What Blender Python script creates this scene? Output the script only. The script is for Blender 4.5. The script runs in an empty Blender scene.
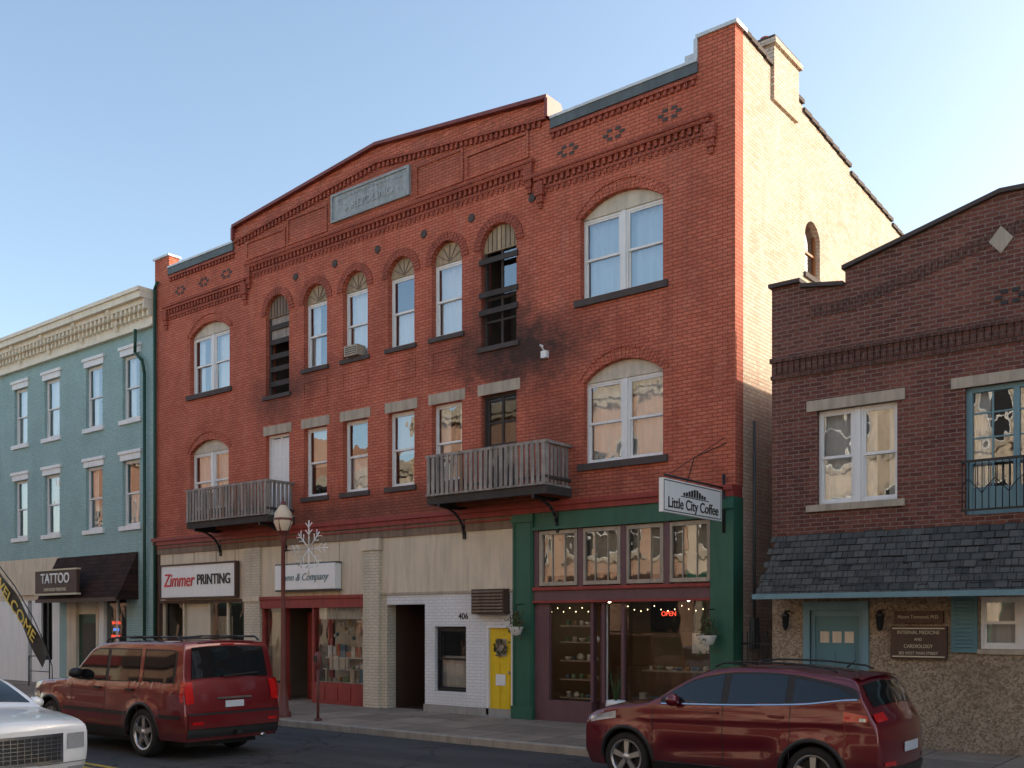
import bpy, math, random
from mathutils import Vector, Matrix, Euler
random.seed(7)
R=random.Random(11)
sc=bpy.context.scene
# ------------------------------------------------------------------ materials
def nt(name):
    m=bpy.data.materials.new(name); m.use_nodes=True
    t=m.node_tree; t.nodes.clear()
    return m,t
def N(t,typ,**kw):
    n=t.nodes.new(typ)
    for k,v in kw.items(): setattr(n,k,v)
    return n
def rgb(c,k=1.0): return (min(1,c[0]*k),min(1,c[1]*k),min(1,c[2]*k),1)
def mixc(t,fac,a,b,bt='MIX'):
    n=N(t,'ShaderNodeMix',data_type='RGBA',blend_type=bt)
    for i,v in ((0,fac),(6,a),(7,b)):
        if hasattr(v,'node'): t.links.new(v,n.inputs[i])
        else: n.inputs[i].default_value=v
    return n.outputs[2]
def noise(t,vec,scale,detail=3,rough=.55):
    n=N(t,'ShaderNodeTexNoise'); n.inputs['Scale'].default_value=scale
    n.inputs['Detail'].default_value=detail; n.inputs['Roughness'].default_value=rough
    t.links.new(vec,n.inputs['Vector']); return n.outputs['Fac']
def ramp(t,fac,a,b,va=(0,0,0,1),vb=(1,1,1,1)):
    n=N(t,'ShaderNodeValToRGB'); e=n.color_ramp.elements
    e[0].position=a; e[0].color=va; e[1].position=b; e[1].color=vb
    t.links.new(fac,n.inputs[0]); return n.outputs[0]
def mapping(t,vec,sc_):
    n=N(t,'ShaderNodeMapping'); n.inputs['Scale'].default_value=sc_
    t.links.new(vec,n.inputs['Vector']); return n.outputs[0]
def finish(t,col,rough,metal=0,spec=.5,coat=0,bumpsrc=None,bstr=.3,bdist=.01,roughsrc=None):
    p=N(t,'ShaderNodeBsdfPrincipled'); o=N(t,'ShaderNodeOutputMaterial')
    if hasattr(col,'node'): t.links.new(col,p.inputs['Base Color'])
    else: p.inputs['Base Color'].default_value=col
    p.inputs['Roughness'].default_value=rough
    if roughsrc is not None: t.links.new(roughsrc,p.inputs['Roughness'])
    p.inputs['Metallic'].default_value=metal
    p.inputs['Specular IOR Level'].default_value=spec
    p.inputs['Coat Weight'].default_value=coat
    p.inputs['Coat Roughness'].default_value=.03
    if bumpsrc is not None:
        b=N(t,'ShaderNodeBump'); b.inputs['Strength'].default_value=bstr; b.inputs['Distance'].default_value=bdist
        t.links.new(bumpsrc,b.inputs['Height']); t.links.new(b.outputs[0],p.inputs['Normal'])
    t.links.new(p.outputs[0],o.inputs[0]); return p
def M(name,col,rough=.75,var=.12,scale=2.5,bump=.15,bscale=30,metal=0,spec=.4,coat=0,streak=.25):
    m,t=nt(name)
    tc=N(t,'ShaderNodeTexCoord').outputs['Object']
    c=mixc(t,noise(t,tc,scale,4),rgb(col,1-var),rgb(col,1+var))
    if streak>0:
        s=noise(t,mapping(t,tc,(5,5,.5)),1.3,4,.6)
        c=mixc(t,ramp(t,s,.42,.72,(0,0,0,1),(streak,)*3+(1,)),c,rgb(col,.35))
    finish(t,c,rough,metal,spec,coat,noise(t,tc,bscale,3) if bump else None,bump,.01)
    return m
def wallvec(t):
    g=N(t,'ShaderNodeNewGeometry'); s=N(t,'ShaderNodeSeparateXYZ'); t.links.new(g.outputs['Position'],s.inputs[0])
    a=N(t,'ShaderNodeMath',operation='ADD'); t.links.new(s.outputs[0],a.inputs[0]); t.links.new(s.outputs[1],a.inputs[1])
    c=N(t,'ShaderNodeCombineXYZ'); t.links.new(a.outputs[0],c.inputs[0]); t.links.new(s.outputs[2],c.inputs[1])
    return c.outputs[0],g.outputs['Position'],s
def N2(t,s):
    n=N(t,'ShaderNodeMath',operation='MULTIPLY'); t.links.new(s,n.inputs[0]); n.inputs[1].default_value=.5; return n.outputs[0]
def brick(name,c1,c2,mort,w=.215,h=.0735,ms=.008,bias=0,stain=.35,soot=None,bstr=.5,grime=(.04,.03,.025),rough=.85,patchy=None,pale=None,palek=.5,fine=.35):
    m,t=nt(name); v,pos,s=wallvec(t)
    wob=N(t,'ShaderNodeVectorMath',operation='ADD')
    nn=N(t,'ShaderNodeTexNoise'); nn.inputs['Scale'].default_value=9; nn.inputs['Detail'].default_value=1; t.links.new(v,nn.inputs['Vector'])
    sc2=N(t,'ShaderNodeVectorMath',operation='SCALE'); sc2.inputs['Scale'].default_value=.008; t.links.new(nn.outputs['Color'],sc2.inputs[0])
    t.links.new(v,wob.inputs[0]); t.links.new(sc2.outputs[0],wob.inputs[1]); v2=wob.outputs[0]
    b=N(t,'ShaderNodeTexBrick'); t.links.new(v2,b.inputs['Vector'])
    b.inputs['Scale'].default_value=1; b.inputs['Brick Width'].default_value=w; b.inputs['Row Height'].default_value=h
    b.inputs['Mortar Size'].default_value=ms; b.inputs['Mortar Smooth'].default_value=.4; b.inputs['Bias'].default_value=bias
    b.inputs['Color1'].default_value=rgb(c1); b.inputs['Color2'].default_value=rgb(c2); b.inputs['Mortar'].default_value=rgb(mort)
    col=b.outputs['Color']
    if patchy is None:
        col=mixc(t,.35,col,mixc(t,ramp(t,noise(t,pos,.8,5,.6),.3,.7),rgb(c1,.6),rgb(c2,1.25)))
    else:
        col=mixc(t,ramp(t,noise(t,pos,.7,5,.65),.42,.6,(0,0,0,1),(.6,.6,.6,1)),col,rgb(patchy))
    mf=N(t,'ShaderNodeMath',operation='MULTIPLY'); t.links.new(b.outputs['Fac'],mf.inputs[0]); mf.inputs[1].default_value=.85
    col=mixc(t,mf.outputs[0],col,rgb(mort))
    if pale is not None:
        pn=noise(t,mapping(t,pos,(1.3,1.3,.45)),1.7,5,.7)
        col=mixc(t,ramp(t,pn,.54,.78,(0,0,0,1),(palek,palek,palek,1)),col,rgb(pale))
    st=noise(t,mapping(t,pos,(2.2,2.2,.35)),1.0,5,.65)
    col=mixc(t,ramp(t,st,.48,.78,(0,0,0,1),(stain,)*3+(1,)),col,rgb(grime))
    col=mixc(t,ramp(t,noise(t,mapping(t,pos,(1,1,2.2)),11,2),.40,.68,(0,0,0,1),(fine,fine,fine,1)),col,rgb(c1,.42))
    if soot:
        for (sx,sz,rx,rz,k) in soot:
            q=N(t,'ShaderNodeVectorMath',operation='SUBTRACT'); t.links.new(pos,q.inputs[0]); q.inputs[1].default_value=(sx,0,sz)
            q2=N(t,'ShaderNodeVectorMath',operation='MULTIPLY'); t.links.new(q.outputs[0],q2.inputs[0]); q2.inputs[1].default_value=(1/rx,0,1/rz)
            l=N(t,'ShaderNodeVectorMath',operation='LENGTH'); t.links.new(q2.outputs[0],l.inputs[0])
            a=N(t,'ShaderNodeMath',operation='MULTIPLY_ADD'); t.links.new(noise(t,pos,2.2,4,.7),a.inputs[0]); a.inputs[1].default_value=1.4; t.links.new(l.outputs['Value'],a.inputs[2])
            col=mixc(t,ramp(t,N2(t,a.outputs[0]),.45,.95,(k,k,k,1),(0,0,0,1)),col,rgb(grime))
    inv=N(t,'ShaderNodeMath',operation='SUBTRACT'); inv.inputs[0].default_value=1; t.links.new(b.outputs['Fac'],inv.inputs[1])
    ad=N(t,'ShaderNodeMath',operation='MULTIPLY_ADD'); t.links.new(noise(t,pos,45,2),ad.inputs[0]); ad.inputs[1].default_value=.6; t.links.new(inv.outputs[0],ad.inputs[2])
    finish(t,col,rough,0,.3,0,ad.outputs[0],bstr,.016)
    return m
def glassmat(name,fac=.28,tint=(.9,.95,1),wave=.22):
    m,t=nt(name); pos=N(t,'ShaderNodeNewGeometry').outputs['Position']
    bp=N(t,'ShaderNodeBump'); bp.inputs['Strength'].default_value=wave; bp.inputs['Distance'].default_value=.02
    t.links.new(noise(t,mapping(t,pos,(1,1,.6)),2.6,1.5),bp.inputs['Height'])
    g=N(t,'ShaderNodeBsdfGlossy'); g.inputs['Roughness'].default_value=.01; g.inputs['Color'].default_value=rgb(tint); t.links.new(bp.outputs[0],g.inputs['Normal'])
    tr=N(t,'ShaderNodeBsdfTransparent'); tr.inputs[0].default_value=(.9,.92,.92,1)
    fr=N(t,'ShaderNodeFresnel'); fr.inputs['IOR'].default_value=1.5
    a=N(t,'ShaderNodeMath',operation='ADD',use_clamp=True); a.inputs[1].default_value=fac; t.links.new(fr.outputs[0],a.inputs[0])
    mx=N(t,'ShaderNodeMixShader'); t.links.new(a.outputs[0],mx.inputs[0]); t.links.new(tr.outputs[0],mx.inputs[1]); t.links.new(g.outputs[0],mx.inputs[2])
    o=N(t,'ShaderNodeOutputMaterial'); t.links.new(mx.outputs[0],o.inputs[0]); return m
def emis(name,col,s):
    m,t=nt(name); e=N(t,'ShaderNodeEmission'); e.inputs[0].default_value=rgb(col); e.inputs[1].default_value=s
    o=N(t,'ShaderNodeOutputMaterial'); t.links.new(e.outputs[0],o.inputs[0]); return m
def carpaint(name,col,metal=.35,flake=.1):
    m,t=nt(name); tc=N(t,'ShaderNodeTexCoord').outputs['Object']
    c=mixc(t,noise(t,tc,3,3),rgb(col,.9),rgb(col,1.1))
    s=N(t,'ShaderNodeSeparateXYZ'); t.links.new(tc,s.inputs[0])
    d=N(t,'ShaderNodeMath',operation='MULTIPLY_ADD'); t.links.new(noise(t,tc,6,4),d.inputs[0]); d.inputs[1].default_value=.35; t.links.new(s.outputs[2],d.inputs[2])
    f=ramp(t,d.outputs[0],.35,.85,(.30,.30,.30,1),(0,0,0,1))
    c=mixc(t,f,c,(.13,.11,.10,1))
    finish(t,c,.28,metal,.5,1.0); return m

B_FAC=brick('facade_brick',(.52,.125,.072),(.64,.190,.115),(.24,.065,.042),stain=.30,pale=(.62,.29,.21),palek=.35,bstr=.7,fine=.28,
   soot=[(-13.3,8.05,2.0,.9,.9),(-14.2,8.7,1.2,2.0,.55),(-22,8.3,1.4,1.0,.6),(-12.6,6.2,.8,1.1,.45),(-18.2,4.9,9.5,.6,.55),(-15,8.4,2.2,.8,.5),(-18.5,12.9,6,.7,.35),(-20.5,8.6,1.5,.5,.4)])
B_DARK=brick('facade_trim_brick',(.38,.09,.055),(.50,.135,.085),(.17,.05,.035),w=.11,h=.0735,stain=.5)
B_SIDE=brick('side_brick',(.78,.66,.50),(.66,.40,.29),(.50,.42,.33),bias=-.1,stain=.16,patchy=(.80,.68,.54),bstr=.9,pale=(.82,.76,.66),ms=.010,fine=.30,grime=(.20,.13,.10))
B_BLUE=brick('blue_brick',(.27,.43,.42),(.33,.49,.475),(.42,.56,.54),stain=.15,grime=(.12,.17,.17),ms=.010,fine=.2)
B_OFF=brick('office_brick',(.105,.036,.026),(.25,.09,.062),(.25,.20,.17),stain=.25,bias=.0,ms=.009)
B_WHITE=brick('white_brick',(.80,.80,.79),(.84,.84,.83),(.62,.62,.62),stain=.12,grime=(.3,.28,.26),fine=.1)
B_CREAM=brick('cream_brick',(.64,.57,.44),(.72,.64,.50),(.42,.37,.29),stain=.3,grime=(.15,.11,.08),fine=.2)
B_ACR=[brick('brick_a',(.52,.28,.18),(.60,.34,.22),(.45,.4,.35),fine=.2),brick('brick_b',(.70,.56,.40),(.74,.60,.45),(.55,.5,.43),fine=.1),brick('brick_c',(.45,.22,.14),(.53,.27,.18),(.4,.35,.3),fine=.2)]
white=M('white_paint',(.80,.80,.78),.5,.06,3,.1,40,streak=.18)
cream=M('cream_stucco',(.70,.60,.45),.85,.14,1.2,.25,60,streak=.36)
beige=M('beige_panel',(.68,.58,.43),.7,.10,1.0,.1,50,streak=.33)
woodarch=M('arch_wood',(.40,.30,.19),.7,.3,6,.3,30,streak=.7)
archcream=M('arch_panel_cream',(.60,.53,.42),.7,.15,6,.3,30,streak=.4)
greywood=M('weathered_wood',(.34,.30,.265),.9,.45,7,.5,25,streak=.9)
darkwood=M('charred_wood',(.06,.05,.045),.9,.4,4,.4,25)
sillm=M('sill_stone',(.085,.065,.06),.85,.3,4,.3,40)
lint=M('stone_lintel',(.46,.39,.30),.85,.2,3,.3,40,streak=.5)
greenp=M('green_paint',(.030,.125,.080),.5,.15,3,.1,30,streak=.3)
mauve=M('mauve_paint',(.15,.075,.085),.5,.15,3,.1,30)
redp=M('dark_red_paint',(.30,.045,.035),.55,.2,2,.15,30,streak=.5)
redcop=M('red_coping',(.22,.05,.04),.5,.25,1.5,.2,20,streak=.5)
tealmet=M('grey_flashing',(.11,.13,.135),.6,.25,1.5,.2,12,metal=.1,streak=.4)
whitemet=M('light_flashing',(.6,.62,.63),.45,.15,1.5,.1,12,metal=.2)
black=M('black_iron',(.018,.018,.02),.45,.2,5,.1,40,streak=0)
yellow=M('yellow_paint',(.82,.56,.02),.45,.08,3,.1,30,streak=.1)
doorblue=M('teal_door_paint',(.10,.22,.25),.5,.1,3,.1,30,streak=.15)
brownp=M('brown_paint',(.09,.05,.035),.6,.2,3,.1,30)
brownbd=M('weathered_fascia',(.24,.17,.12),.8,.35,1.5,.4,14,streak=.7)
dgreen=M('dark_green_paint',(.02,.07,.045),.5,.1,3,.05,30)
concrete=M('foundation_concrete',(.36,.34,.31),.9,.15,2,.3,30,streak=.3)
roofm=M('roof_membrane',(.10,.10,.10),.9,.2,1)
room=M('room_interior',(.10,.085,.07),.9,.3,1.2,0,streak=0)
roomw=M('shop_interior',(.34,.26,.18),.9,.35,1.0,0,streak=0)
curt=M('curtain_cloth',(.80,.80,.78),.9,.06,3,0,streak=.1)
curt2=M('curtain_blue',(.55,.68,.76),.9,.06,3,0,streak=.1)
shade=M('roller_shade',(.60,.54,.42),.9,.06,3,0,streak=.1)
signw=M('sign_white',(.84,.84,.82),.4,.03,2,0,streak=.10)
signblk=M('sign_letter_black',(.02,.02,.02),.5,.05,2,0,streak=0)
signred=M('sign_letter_red',(.60,.03,.03),.5,.05,2,0,streak=0)
signyel=M('sign_letter_yellow',(.75,.55,.08),.5,.05,2,0,streak=0)
goldl=M('sign_letter_gold',(.62,.55,.38),.5,.05,2,0,streak=0)
plaqm=M('plaque_stone',(.33,.36,.37),.8,.5,11,1.0,14,streak=.4)
plaqd=M('plaque_letter_stone',(.37,.40,.41),.8,.5,11,1.0,14,streak=.4)
lampred=M('lamp_post_paint',(.17,.05,.04),.45,.2,3,.1,30,streak=.2)
lampglass=M('lamp_globe',(.72,.58,.42),.35,.05,3,0,streak=.1)
plasticd=M('dark_plastic',(.03,.03,.032),.5,.1,3,0,streak=0)
leaf=M('dried_foliage',(.10,.09,.035),.8,.5,12,0,streak=0)
leafg=M('green_foliage',(.04,.09,.025),.8,.5,12,0,streak=0)
glass=glassmat('window_glass',.18)
glass_shop=glassmat('shop_glass',.05,wave=.12)
bulb=emis('string_bulb',(1,.78,.45),7)
pend=emis('pendant_bulb',(1,.76,.45),26)
neonr=emis('neon_red',(1,.08,.04),2.2)
neonb=emis('neon_blue',(.1,.3,1),2)
def goods(n,c): return M(n,c,.4,.2,5,0,streak=0)
GOODS=[goods('goods_%d'%i,c) for i,c in enumerate([(.55,.16,.08),(.7,.65,.55),(.15,.28,.4),(.6,.42,.2),(.8,.78,.72),(.2,.32,.2),(.8,.8,.8)])]
def pebble():
    m,t=nt('pebble_dash'); pos=N(t,'ShaderNodeNewGeometry').outputs['Position']
    vo=N(t,'ShaderNodeTexVoronoi'); vo.inputs['Scale'].default_value=34; t.links.new(pos,vo.inputs['Vector'])
    sp=N(t,'ShaderNodeSeparateColor'); t.links.new(vo.outputs['Color'],sp.inputs[0])
    c=mixc(t,sp.outputs[0],(.18,.13,.085,1),(.44,.35,.25,1))
    c=mixc(t,ramp(t,noise(t,pos,1.3,5),.45,.75,(0,0,0,1),(.4,.4,.4,1)),c,(.12,.09,.06,1))
    finish(t,c,.85,0,.3,0,vo.outputs['Distance'],-.5,.012); return m
pebm=pebble()
def shingle(name,c1,c2,w=.28,h=.13):
    m,t=nt(name); pos=N(t,'ShaderNodeNewGeometry').outputs['Position']
    s=N(t,'ShaderNodeSeparateXYZ'); t.links.new(pos,s.inputs[0]); c=N(t,'ShaderNodeCombineXYZ')
    t.links.new(s.outputs[0],c.inputs[0]); t.links.new(s.outputs[2],c.inputs[1])
    b=N(t,'ShaderNodeTexBrick'); t.links.new(c.outputs[0],b.inputs['Vector']); b.inputs['Scale'].default_value=1
    b.inputs['Brick Width'].default_value=w; b.inputs['Row Height'].default_value=h; b.inputs['Mortar Size'].default_value=.009; b.inputs['Mortar Smooth'].default_value=.6
    b.inputs['Color1'].default_value=rgb(c1); b.inputs['Color2'].default_value=rgb(c2); b.inputs['Mortar'].default_value=rgb(c1,.25)
    col=mixc(t,ramp(t,noise(t,pos,2,5),.3,.7,(0,0,0,1),(.5,.5,.5,1)),b.outputs['Color'],rgb(c2,1.1))
    inv=N(t,'ShaderNodeMath',operation='SUBTRACT'); inv.inputs[0].default_value=1; t.links.new(b.outputs['Fac'],inv.inputs[1])
    finish(t,col,.9,0,.2,0,inv.outputs[0],.8,.02); return m
shin_grey=shingle('slate_shingles',(.042,.046,.046),(.105,.108,.102),.2,.115)
shin_brown=shingle('brown_shingles',(.022,.013,.011),(.055,.028,.022))
def roadmat():
    m,t=nt('asphalt'); pos=N(t,'ShaderNodeNewGeometry').outputs['Position']
    c=mixc(t,ramp(t,noise(t,mapping(t,pos,(.25,1.2,1)),1.0,6,.65),.3,.7),(.038,.038,.040,1),(.08,.077,.075,1))
    c=mixc(t,ramp(t,noise(t,pos,90,2),.55,.75,(0,0,0,1),(.5,.5,.5,1)),c,(.16,.155,.15,1))
    vo=N(t,'ShaderNodeTexVoronoi',feature='DISTANCE_TO_EDGE'); vo.inputs['Scale'].default_value=.45
    ad=N(t,'ShaderNodeVectorMath',operation='ADD'); nn=N(t,'ShaderNodeTexNoise'); nn.inputs['Scale'].default_value=2; nn.inputs['Detail'].default_value=6
    t.links.new(pos,nn.inputs['Vector']); t.links.new(pos,ad.inputs[0]); t.links.new(nn.outputs['Color'],ad.inputs[1]); t.links.new(ad.outputs[0],vo.inputs['Vector'])
    c=mixc(t,ramp(t,vo.outputs['Distance'],.004,.014,(.8,.8,.8,1),(0,0,0,1)),c,(.015,.015,.015,1))
    finish(t,c,.8,0,.35,0,noise(t,pos,120,3),.5,.01); return m
def walkmat():
    m,t=nt('sidewalk_concrete'); pos=N(t,'ShaderNodeNewGeometry').outputs['Position']
    b=N(t,'ShaderNodeTexBrick'); b.offset=0; t.links.new(pos,b.inputs['Vector']); b.inputs['Scale'].default_value=1
    b.inputs['Brick Width'].default_value=1.2; b.inputs['Row Height'].default_value=1.17; b.inputs['Mortar Size'].default_value=.014; b.inputs['Mortar Smooth'].default_value=.3
    b.inputs['Color1'].default_value=(.23,.175,.135,1); b.inputs['Color2'].default_value=(.38,.29,.22,1); b.inputs['Mortar'].default_value=(.05,.04,.035,1)
    c=mixc(t,ramp(t,noise(t,pos,1.5,6,.65),.4,.7,(0,0,0,1),(.6,.6,.6,1)),b.outputs['Color'],(.14,.105,.08,1))
    c=mixc(t,ramp(t,noise(t,pos,14,3),.55,.7,(0,0,0,1),(.4,.4,.4,1)),c,(.40,.34,.27,1))
    finish(t,c,.85,0,.3,0,noise(t,pos,50,3),.4,.01); return m
# ------------------------------------------------------------------ mesh builder
class B:
    def __init__(s): s.v=[];s.f=[];s.m=[];s.mats=[];s.sm=[]
    def mi(s,m):
        if m not in s.mats: s.mats.append(m)
        return s.mats.index(m)
    def face(s,pts,m,sm=False):
        i=len(s.v); s.v+= [tuple(p) for p in pts]; s.f.append(list(range(i,i+len(pts)))); s.m.append(s.mi(m)); s.sm.append(sm)
    def box(s,x0,x1,y0,y1,z0,z1,m):
        if x0>x1:x0,x1=x1,x0
        if y0>y1:y0,y1=y1,y0
        if z0>z1:z0,z1=z1,z0
        i=len(s.v); s.v+=[(x0,y0,z0),(x1,y0,z0),(x1,y1,z0),(x0,y1,z0),(x0,y0,z1),(x1,y0,z1),(x1,y1,z1),(x0,y1,z1)]
        for q in ((3,2,1,0),(4,5,6,7),(0,1,5,4),(1,2,6,5),(2,3,7,6),(3,0,4,7)):
            s.f.append([i+k for k in q]); s.m.append(s.mi(m)); s.sm.append(False)
    def obox(s,c,ax,ay,az,m):
        c=Vector(c);ax=Vector(ax);ay=Vector(ay);az=Vector(az); i=len(s.v)
        for (a,b_,d) in ((-1,-1,-1),(1,-1,-1),(1,1,-1),(-1,1,-1),(-1,-1,1),(1,-1,1),(1,1,1),(-1,1,1)):
            s.v.append(tuple(c+ax*a+ay*b_+az*d))
        for q in ((3,2,1,0),(4,5,6,7),(0,1,5,4),(1,2,6,5),(2,3,7,6),(3,0,4,7)):
            s.f.append([i+k for k in q]); s.m.append(s.mi(m)); s.sm.append(False)
    def prism(s,pts,y0,y1,m,axis='y'):
        def T(a,b_,d): return (a,d,b_) if axis=='y' else (d,a,b_)
        n=len(pts); i=len(s.v)
        s.v+=[T(a,b_,y0) for a,b_ in pts]+[T(a,b_,y1) for a,b_ in pts]
        s.f.append([i+k for k in range(n)]); s.f.append([i+n+k for k in reversed(range(n))])
        for k in range(n): s.f.append([i+k,i+n+k,i+n+(k+1)%n,i+(k+1)%n])
        for _ in range(n+2): s.m.append(s.mi(m)); s.sm.append(False)
    def cyl(s,p0,p1,r0,m,r1=None,n=12,cap=True,smooth=True):
        if r1 is None:r1=r0
        p0=Vector(p0);p1=Vector(p1); d=(p1-p0).normalized(); a=d.orthogonal().normalized(); b_=d.cross(a)
        i=len(s.v)
        for p,r in ((p0,r0),(p1,r1)):
            for k in range(n):
                t=2*math.pi*k/n; s.v.append(tuple(p+a*math.cos(t)*r+b_*math.sin(t)*r))
        for k in range(n):
            s.f.append([i+k,i+(k+1)%n,i+n+(k+1)%n,i+n+k]); s.m.append(s.mi(m)); s.sm.append(smooth)
        if cap:
            s.f.append([i+k for k in reversed(range(n))]); s.f.append([i+n+k for k in range(n)])
            for _ in range(2): s.m.append(s.mi(m)); s.sm.append(False)
    def tube(s,pts,r,m,n=8):
        for a,b_ in zip(pts[:-1],pts[1:]): s.cyl(a,b_,r,m,n=n)
    def lathe(s,prof,c,m,n=20,axis='z'):
        i=len(s.v); c=Vector(c)
        for r,h in prof:
            for k in range(n):
                t=2*math.pi*k/n; x=r*math.cos(t); y=r*math.sin(t)
                s.v.append(tuple(c+(Vector((x,y,h)) if axis=='z' else Vector((x,h,y)))))
        for j in range(len(prof)-1):
            for k in range(n):
                q=[i+j*n+k,i+j*n+(k+1)%n,i+(j+1)*n+(k+1)%n,i+(j+1)*n+k]
                if axis!='z': q.reverse()
                s.f.append(q); s.m.append(s.mi(m)); s.sm.append(True)
    def grid(s,rows,m,smooth=True):
        i=len(s.v); w=len(rows[0])
        for r in rows: s.v+=[tuple(p) for p in r]
        for a in range(len(rows)-1):
            for b_ in range(w-1):
                s.f.append([i+a*w+b_,i+a*w+b_+1,i+(a+1)*w+b_+1,i+(a+1)*w+b_]); s.m.append(s.mi(m)); s.sm.append(smooth)
    def obj(s,name,parent=None,fixn=False,bevel=0,local=False):
        me=bpy.data.meshes.new(name); me.from_pydata(s.v,[],s.f)
        for m in s.mats: me.materials.append(m)
        me.polygons.foreach_set('material_index',s.m); me.polygons.foreach_set('use_smooth',s.sm)
        if fixn:
            import bmesh
            bm=bmesh.new(); bm.from_mesh(me); bmesh.ops.remove_doubles(bm,verts=bm.verts,dist=1e-5); bmesh.ops.recalc_face_normals(bm,faces=bm.faces); bm.to_mesh(me); bm.free()
        me.update()
        o=bpy.data.objects.new(name,me); sc.collection.objects.link(o)
        if bevel:
            md=o.modifiers.new('bevel','BEVEL'); md.width=bevel; md.segments=2; md.limit_method='ANGLE'
        if parent is not None: attach(o,parent,local)
        return o
def attach(o,parent,local=False):
    o.parent=parent
    if not local: o.matrix_parent_inverse=parent.matrix_basis.inverted()
def empty(name,loc=(0,0,0),rz=0):
    e=bpy.data.objects.new(name,None); e.location=loc; e.rotation_euler=(0,0,rz); e.empty_display_size=.3; sc.collection.objects.link(e); return e
def to_mesh(o,name,mat,parent,fn=None,flip=False,local=False):
    bpy.context.view_layer.update()
    ev=o.evaluated_get(bpy.context.evaluated_depsgraph_get())
    me=bpy.data.meshes.new_from_object(ev); me.name=name
    if fn:
        for v in me.vertices: v.co=fn(v.co)
        if flip: me.flip_normals()
    me.materials.clear(); me.materials.append(mat)
    n=bpy.data.objects.new(name,me); sc.collection.objects.link(n)
    d=o.data; bpy.data.objects.remove(o); bpy.data.curves.remove(d)
    if parent is not None: attach(n,parent,local)
    return n
def wall(name,outer,holes,d0,d1,mat,parent,axis='y'):
    cu=bpy.data.curves.new(name,'CURVE'); cu.dimensions='2D'; cu.fill_mode='BOTH'; cu.extrude=abs(d1-d0)/2
    for pts in [outer]+holes:
        sp=cu.splines.new('POLY'); sp.points.add(len(pts)-1); sp.use_cyclic_u=True
        for i,(a,b_) in enumerate(pts): sp.points[i].co=(a,b_,0,1)
    o=bpy.data.objects.new(name,cu); sc.collection.objects.link(o); mid=(d0+d1)/2
    if axis=='y': fn=lambda c:Vector((c.x,mid+c.z,c.y)); fl=True
    else: fn=lambda c:Vector((mid+c.z,c.x,c.y)); fl=False
    r=to_mesh(o,name,mat,parent,fn,fl)
    for p in r.data.polygons:p.use_smooth=False
    return r
def text(name,body,size,loc,rot,mat,parent,ex=.012,align='CENTER',sx=1,shear=0,bold=.004):
    cu=bpy.data.curves.new(name,'FONT'); cu.body=body; cu.size=size; cu.extrude=ex; cu.align_x=align; cu.align_y='CENTER'; cu.shear=shear; cu.offset=bold*size/.3
    o=bpy.data.objects.new(name,cu); sc.collection.objects.link(o)
    Mx=Matrix.Translation(loc)@Euler(rot).to_matrix().to_4x4()@Matrix.Diagonal((sx,1,1,1))
    return to_mesh(o,name,mat,parent,lambda c:Mx@c)
FR=(math.pi/2,0,0); SR=(math.pi/2,0,math.pi/2)
def arch_pts(x0,x1,zs,rise,n=12):
    w=x1-x0; Rr=(w*w/4+rise*rise)/(2*rise); cx=(x0+x1)/2; cz=zs+rise-Rr
    a=math.asin(min(1,(w/2)/Rr)); 
    if rise>w/2-1e-6: a=math.pi/2
    return [(cx+Rr*math.sin(t),cz+Rr*math.cos(t)) for t in [a-2*a*i/n for i in range(n+1)]],(cx,cz,Rr,a)
def hole(x0,x1,z0,z1,rise=0):
    if rise: return [(x0,z0),(x1,z0)]+arch_pts(x0,x1,z1,rise)[0]
    return [(x0,z0),(x1,z0),(x1,z1),(x0,z1)]
def voussoirs(b,x0,x1,zs,rise,th,y0,y1,m,n):
    _,(cx,cz,Rr,a)=arch_pts(x0,x1,zs,rise)
    for i in range(n):
        t0=-a+2*a*i/n+.004/Rr; t1=-a+2*a*(i+1)/n-.004/Rr
        jj=R.uniform(-.004,.004)
        b.prism([(cx+(Rr+.002)*math.sin(t0),cz+(Rr+.002)*math.cos(t0)),(cx+(Rr+.002)*math.sin(t1),cz+(Rr+.002)*math.cos(t1)),
                 (cx+(Rr+th)*math.sin(t1),cz+(Rr+th)*math.cos(t1)),(cx+(Rr+th)*math.sin(t0),cz+(Rr+th)*math.cos(t0))],y0+jj,y1,m)
def roombox(b,x0,x1,y0,y1,z0,z1,m):
    b.face([(x0,y0,z0),(x0,y1,z0),(x0,y1,z1),(x0,y0,z1)],m); b.face([(x1,y0,z0),(x1,y0,z1),(x1,y1,z1),(x1,y1,z0)],m)
    b.face([(x0,y1,z0),(x1,y1,z0),(x1,y1,z1),(x0,y1,z1)],m); b.face([(x0,y0,z0),(x1,y0,z0),(x1,y1,z0),(x0,y1,z0)],m); b.face([(x0,y0,z1),(x0,y1,z1),(x1,y1,z1),(x1,y0,z1)],m)
def curtain(b,x0,x1,y,z0,z1,m):
    n=max(6,int((x1-x0)/.025)); ph=R.uniform(0,6); rows=[]
    for z in (z1,z0):
        rows.append([(x0+(x1-x0)*i/n,y+.018*math.sin(ph+i*.9)+.008*math.sin(i*.37),z) for i in range(n+1)])
    b.grid(rows,m)
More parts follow.
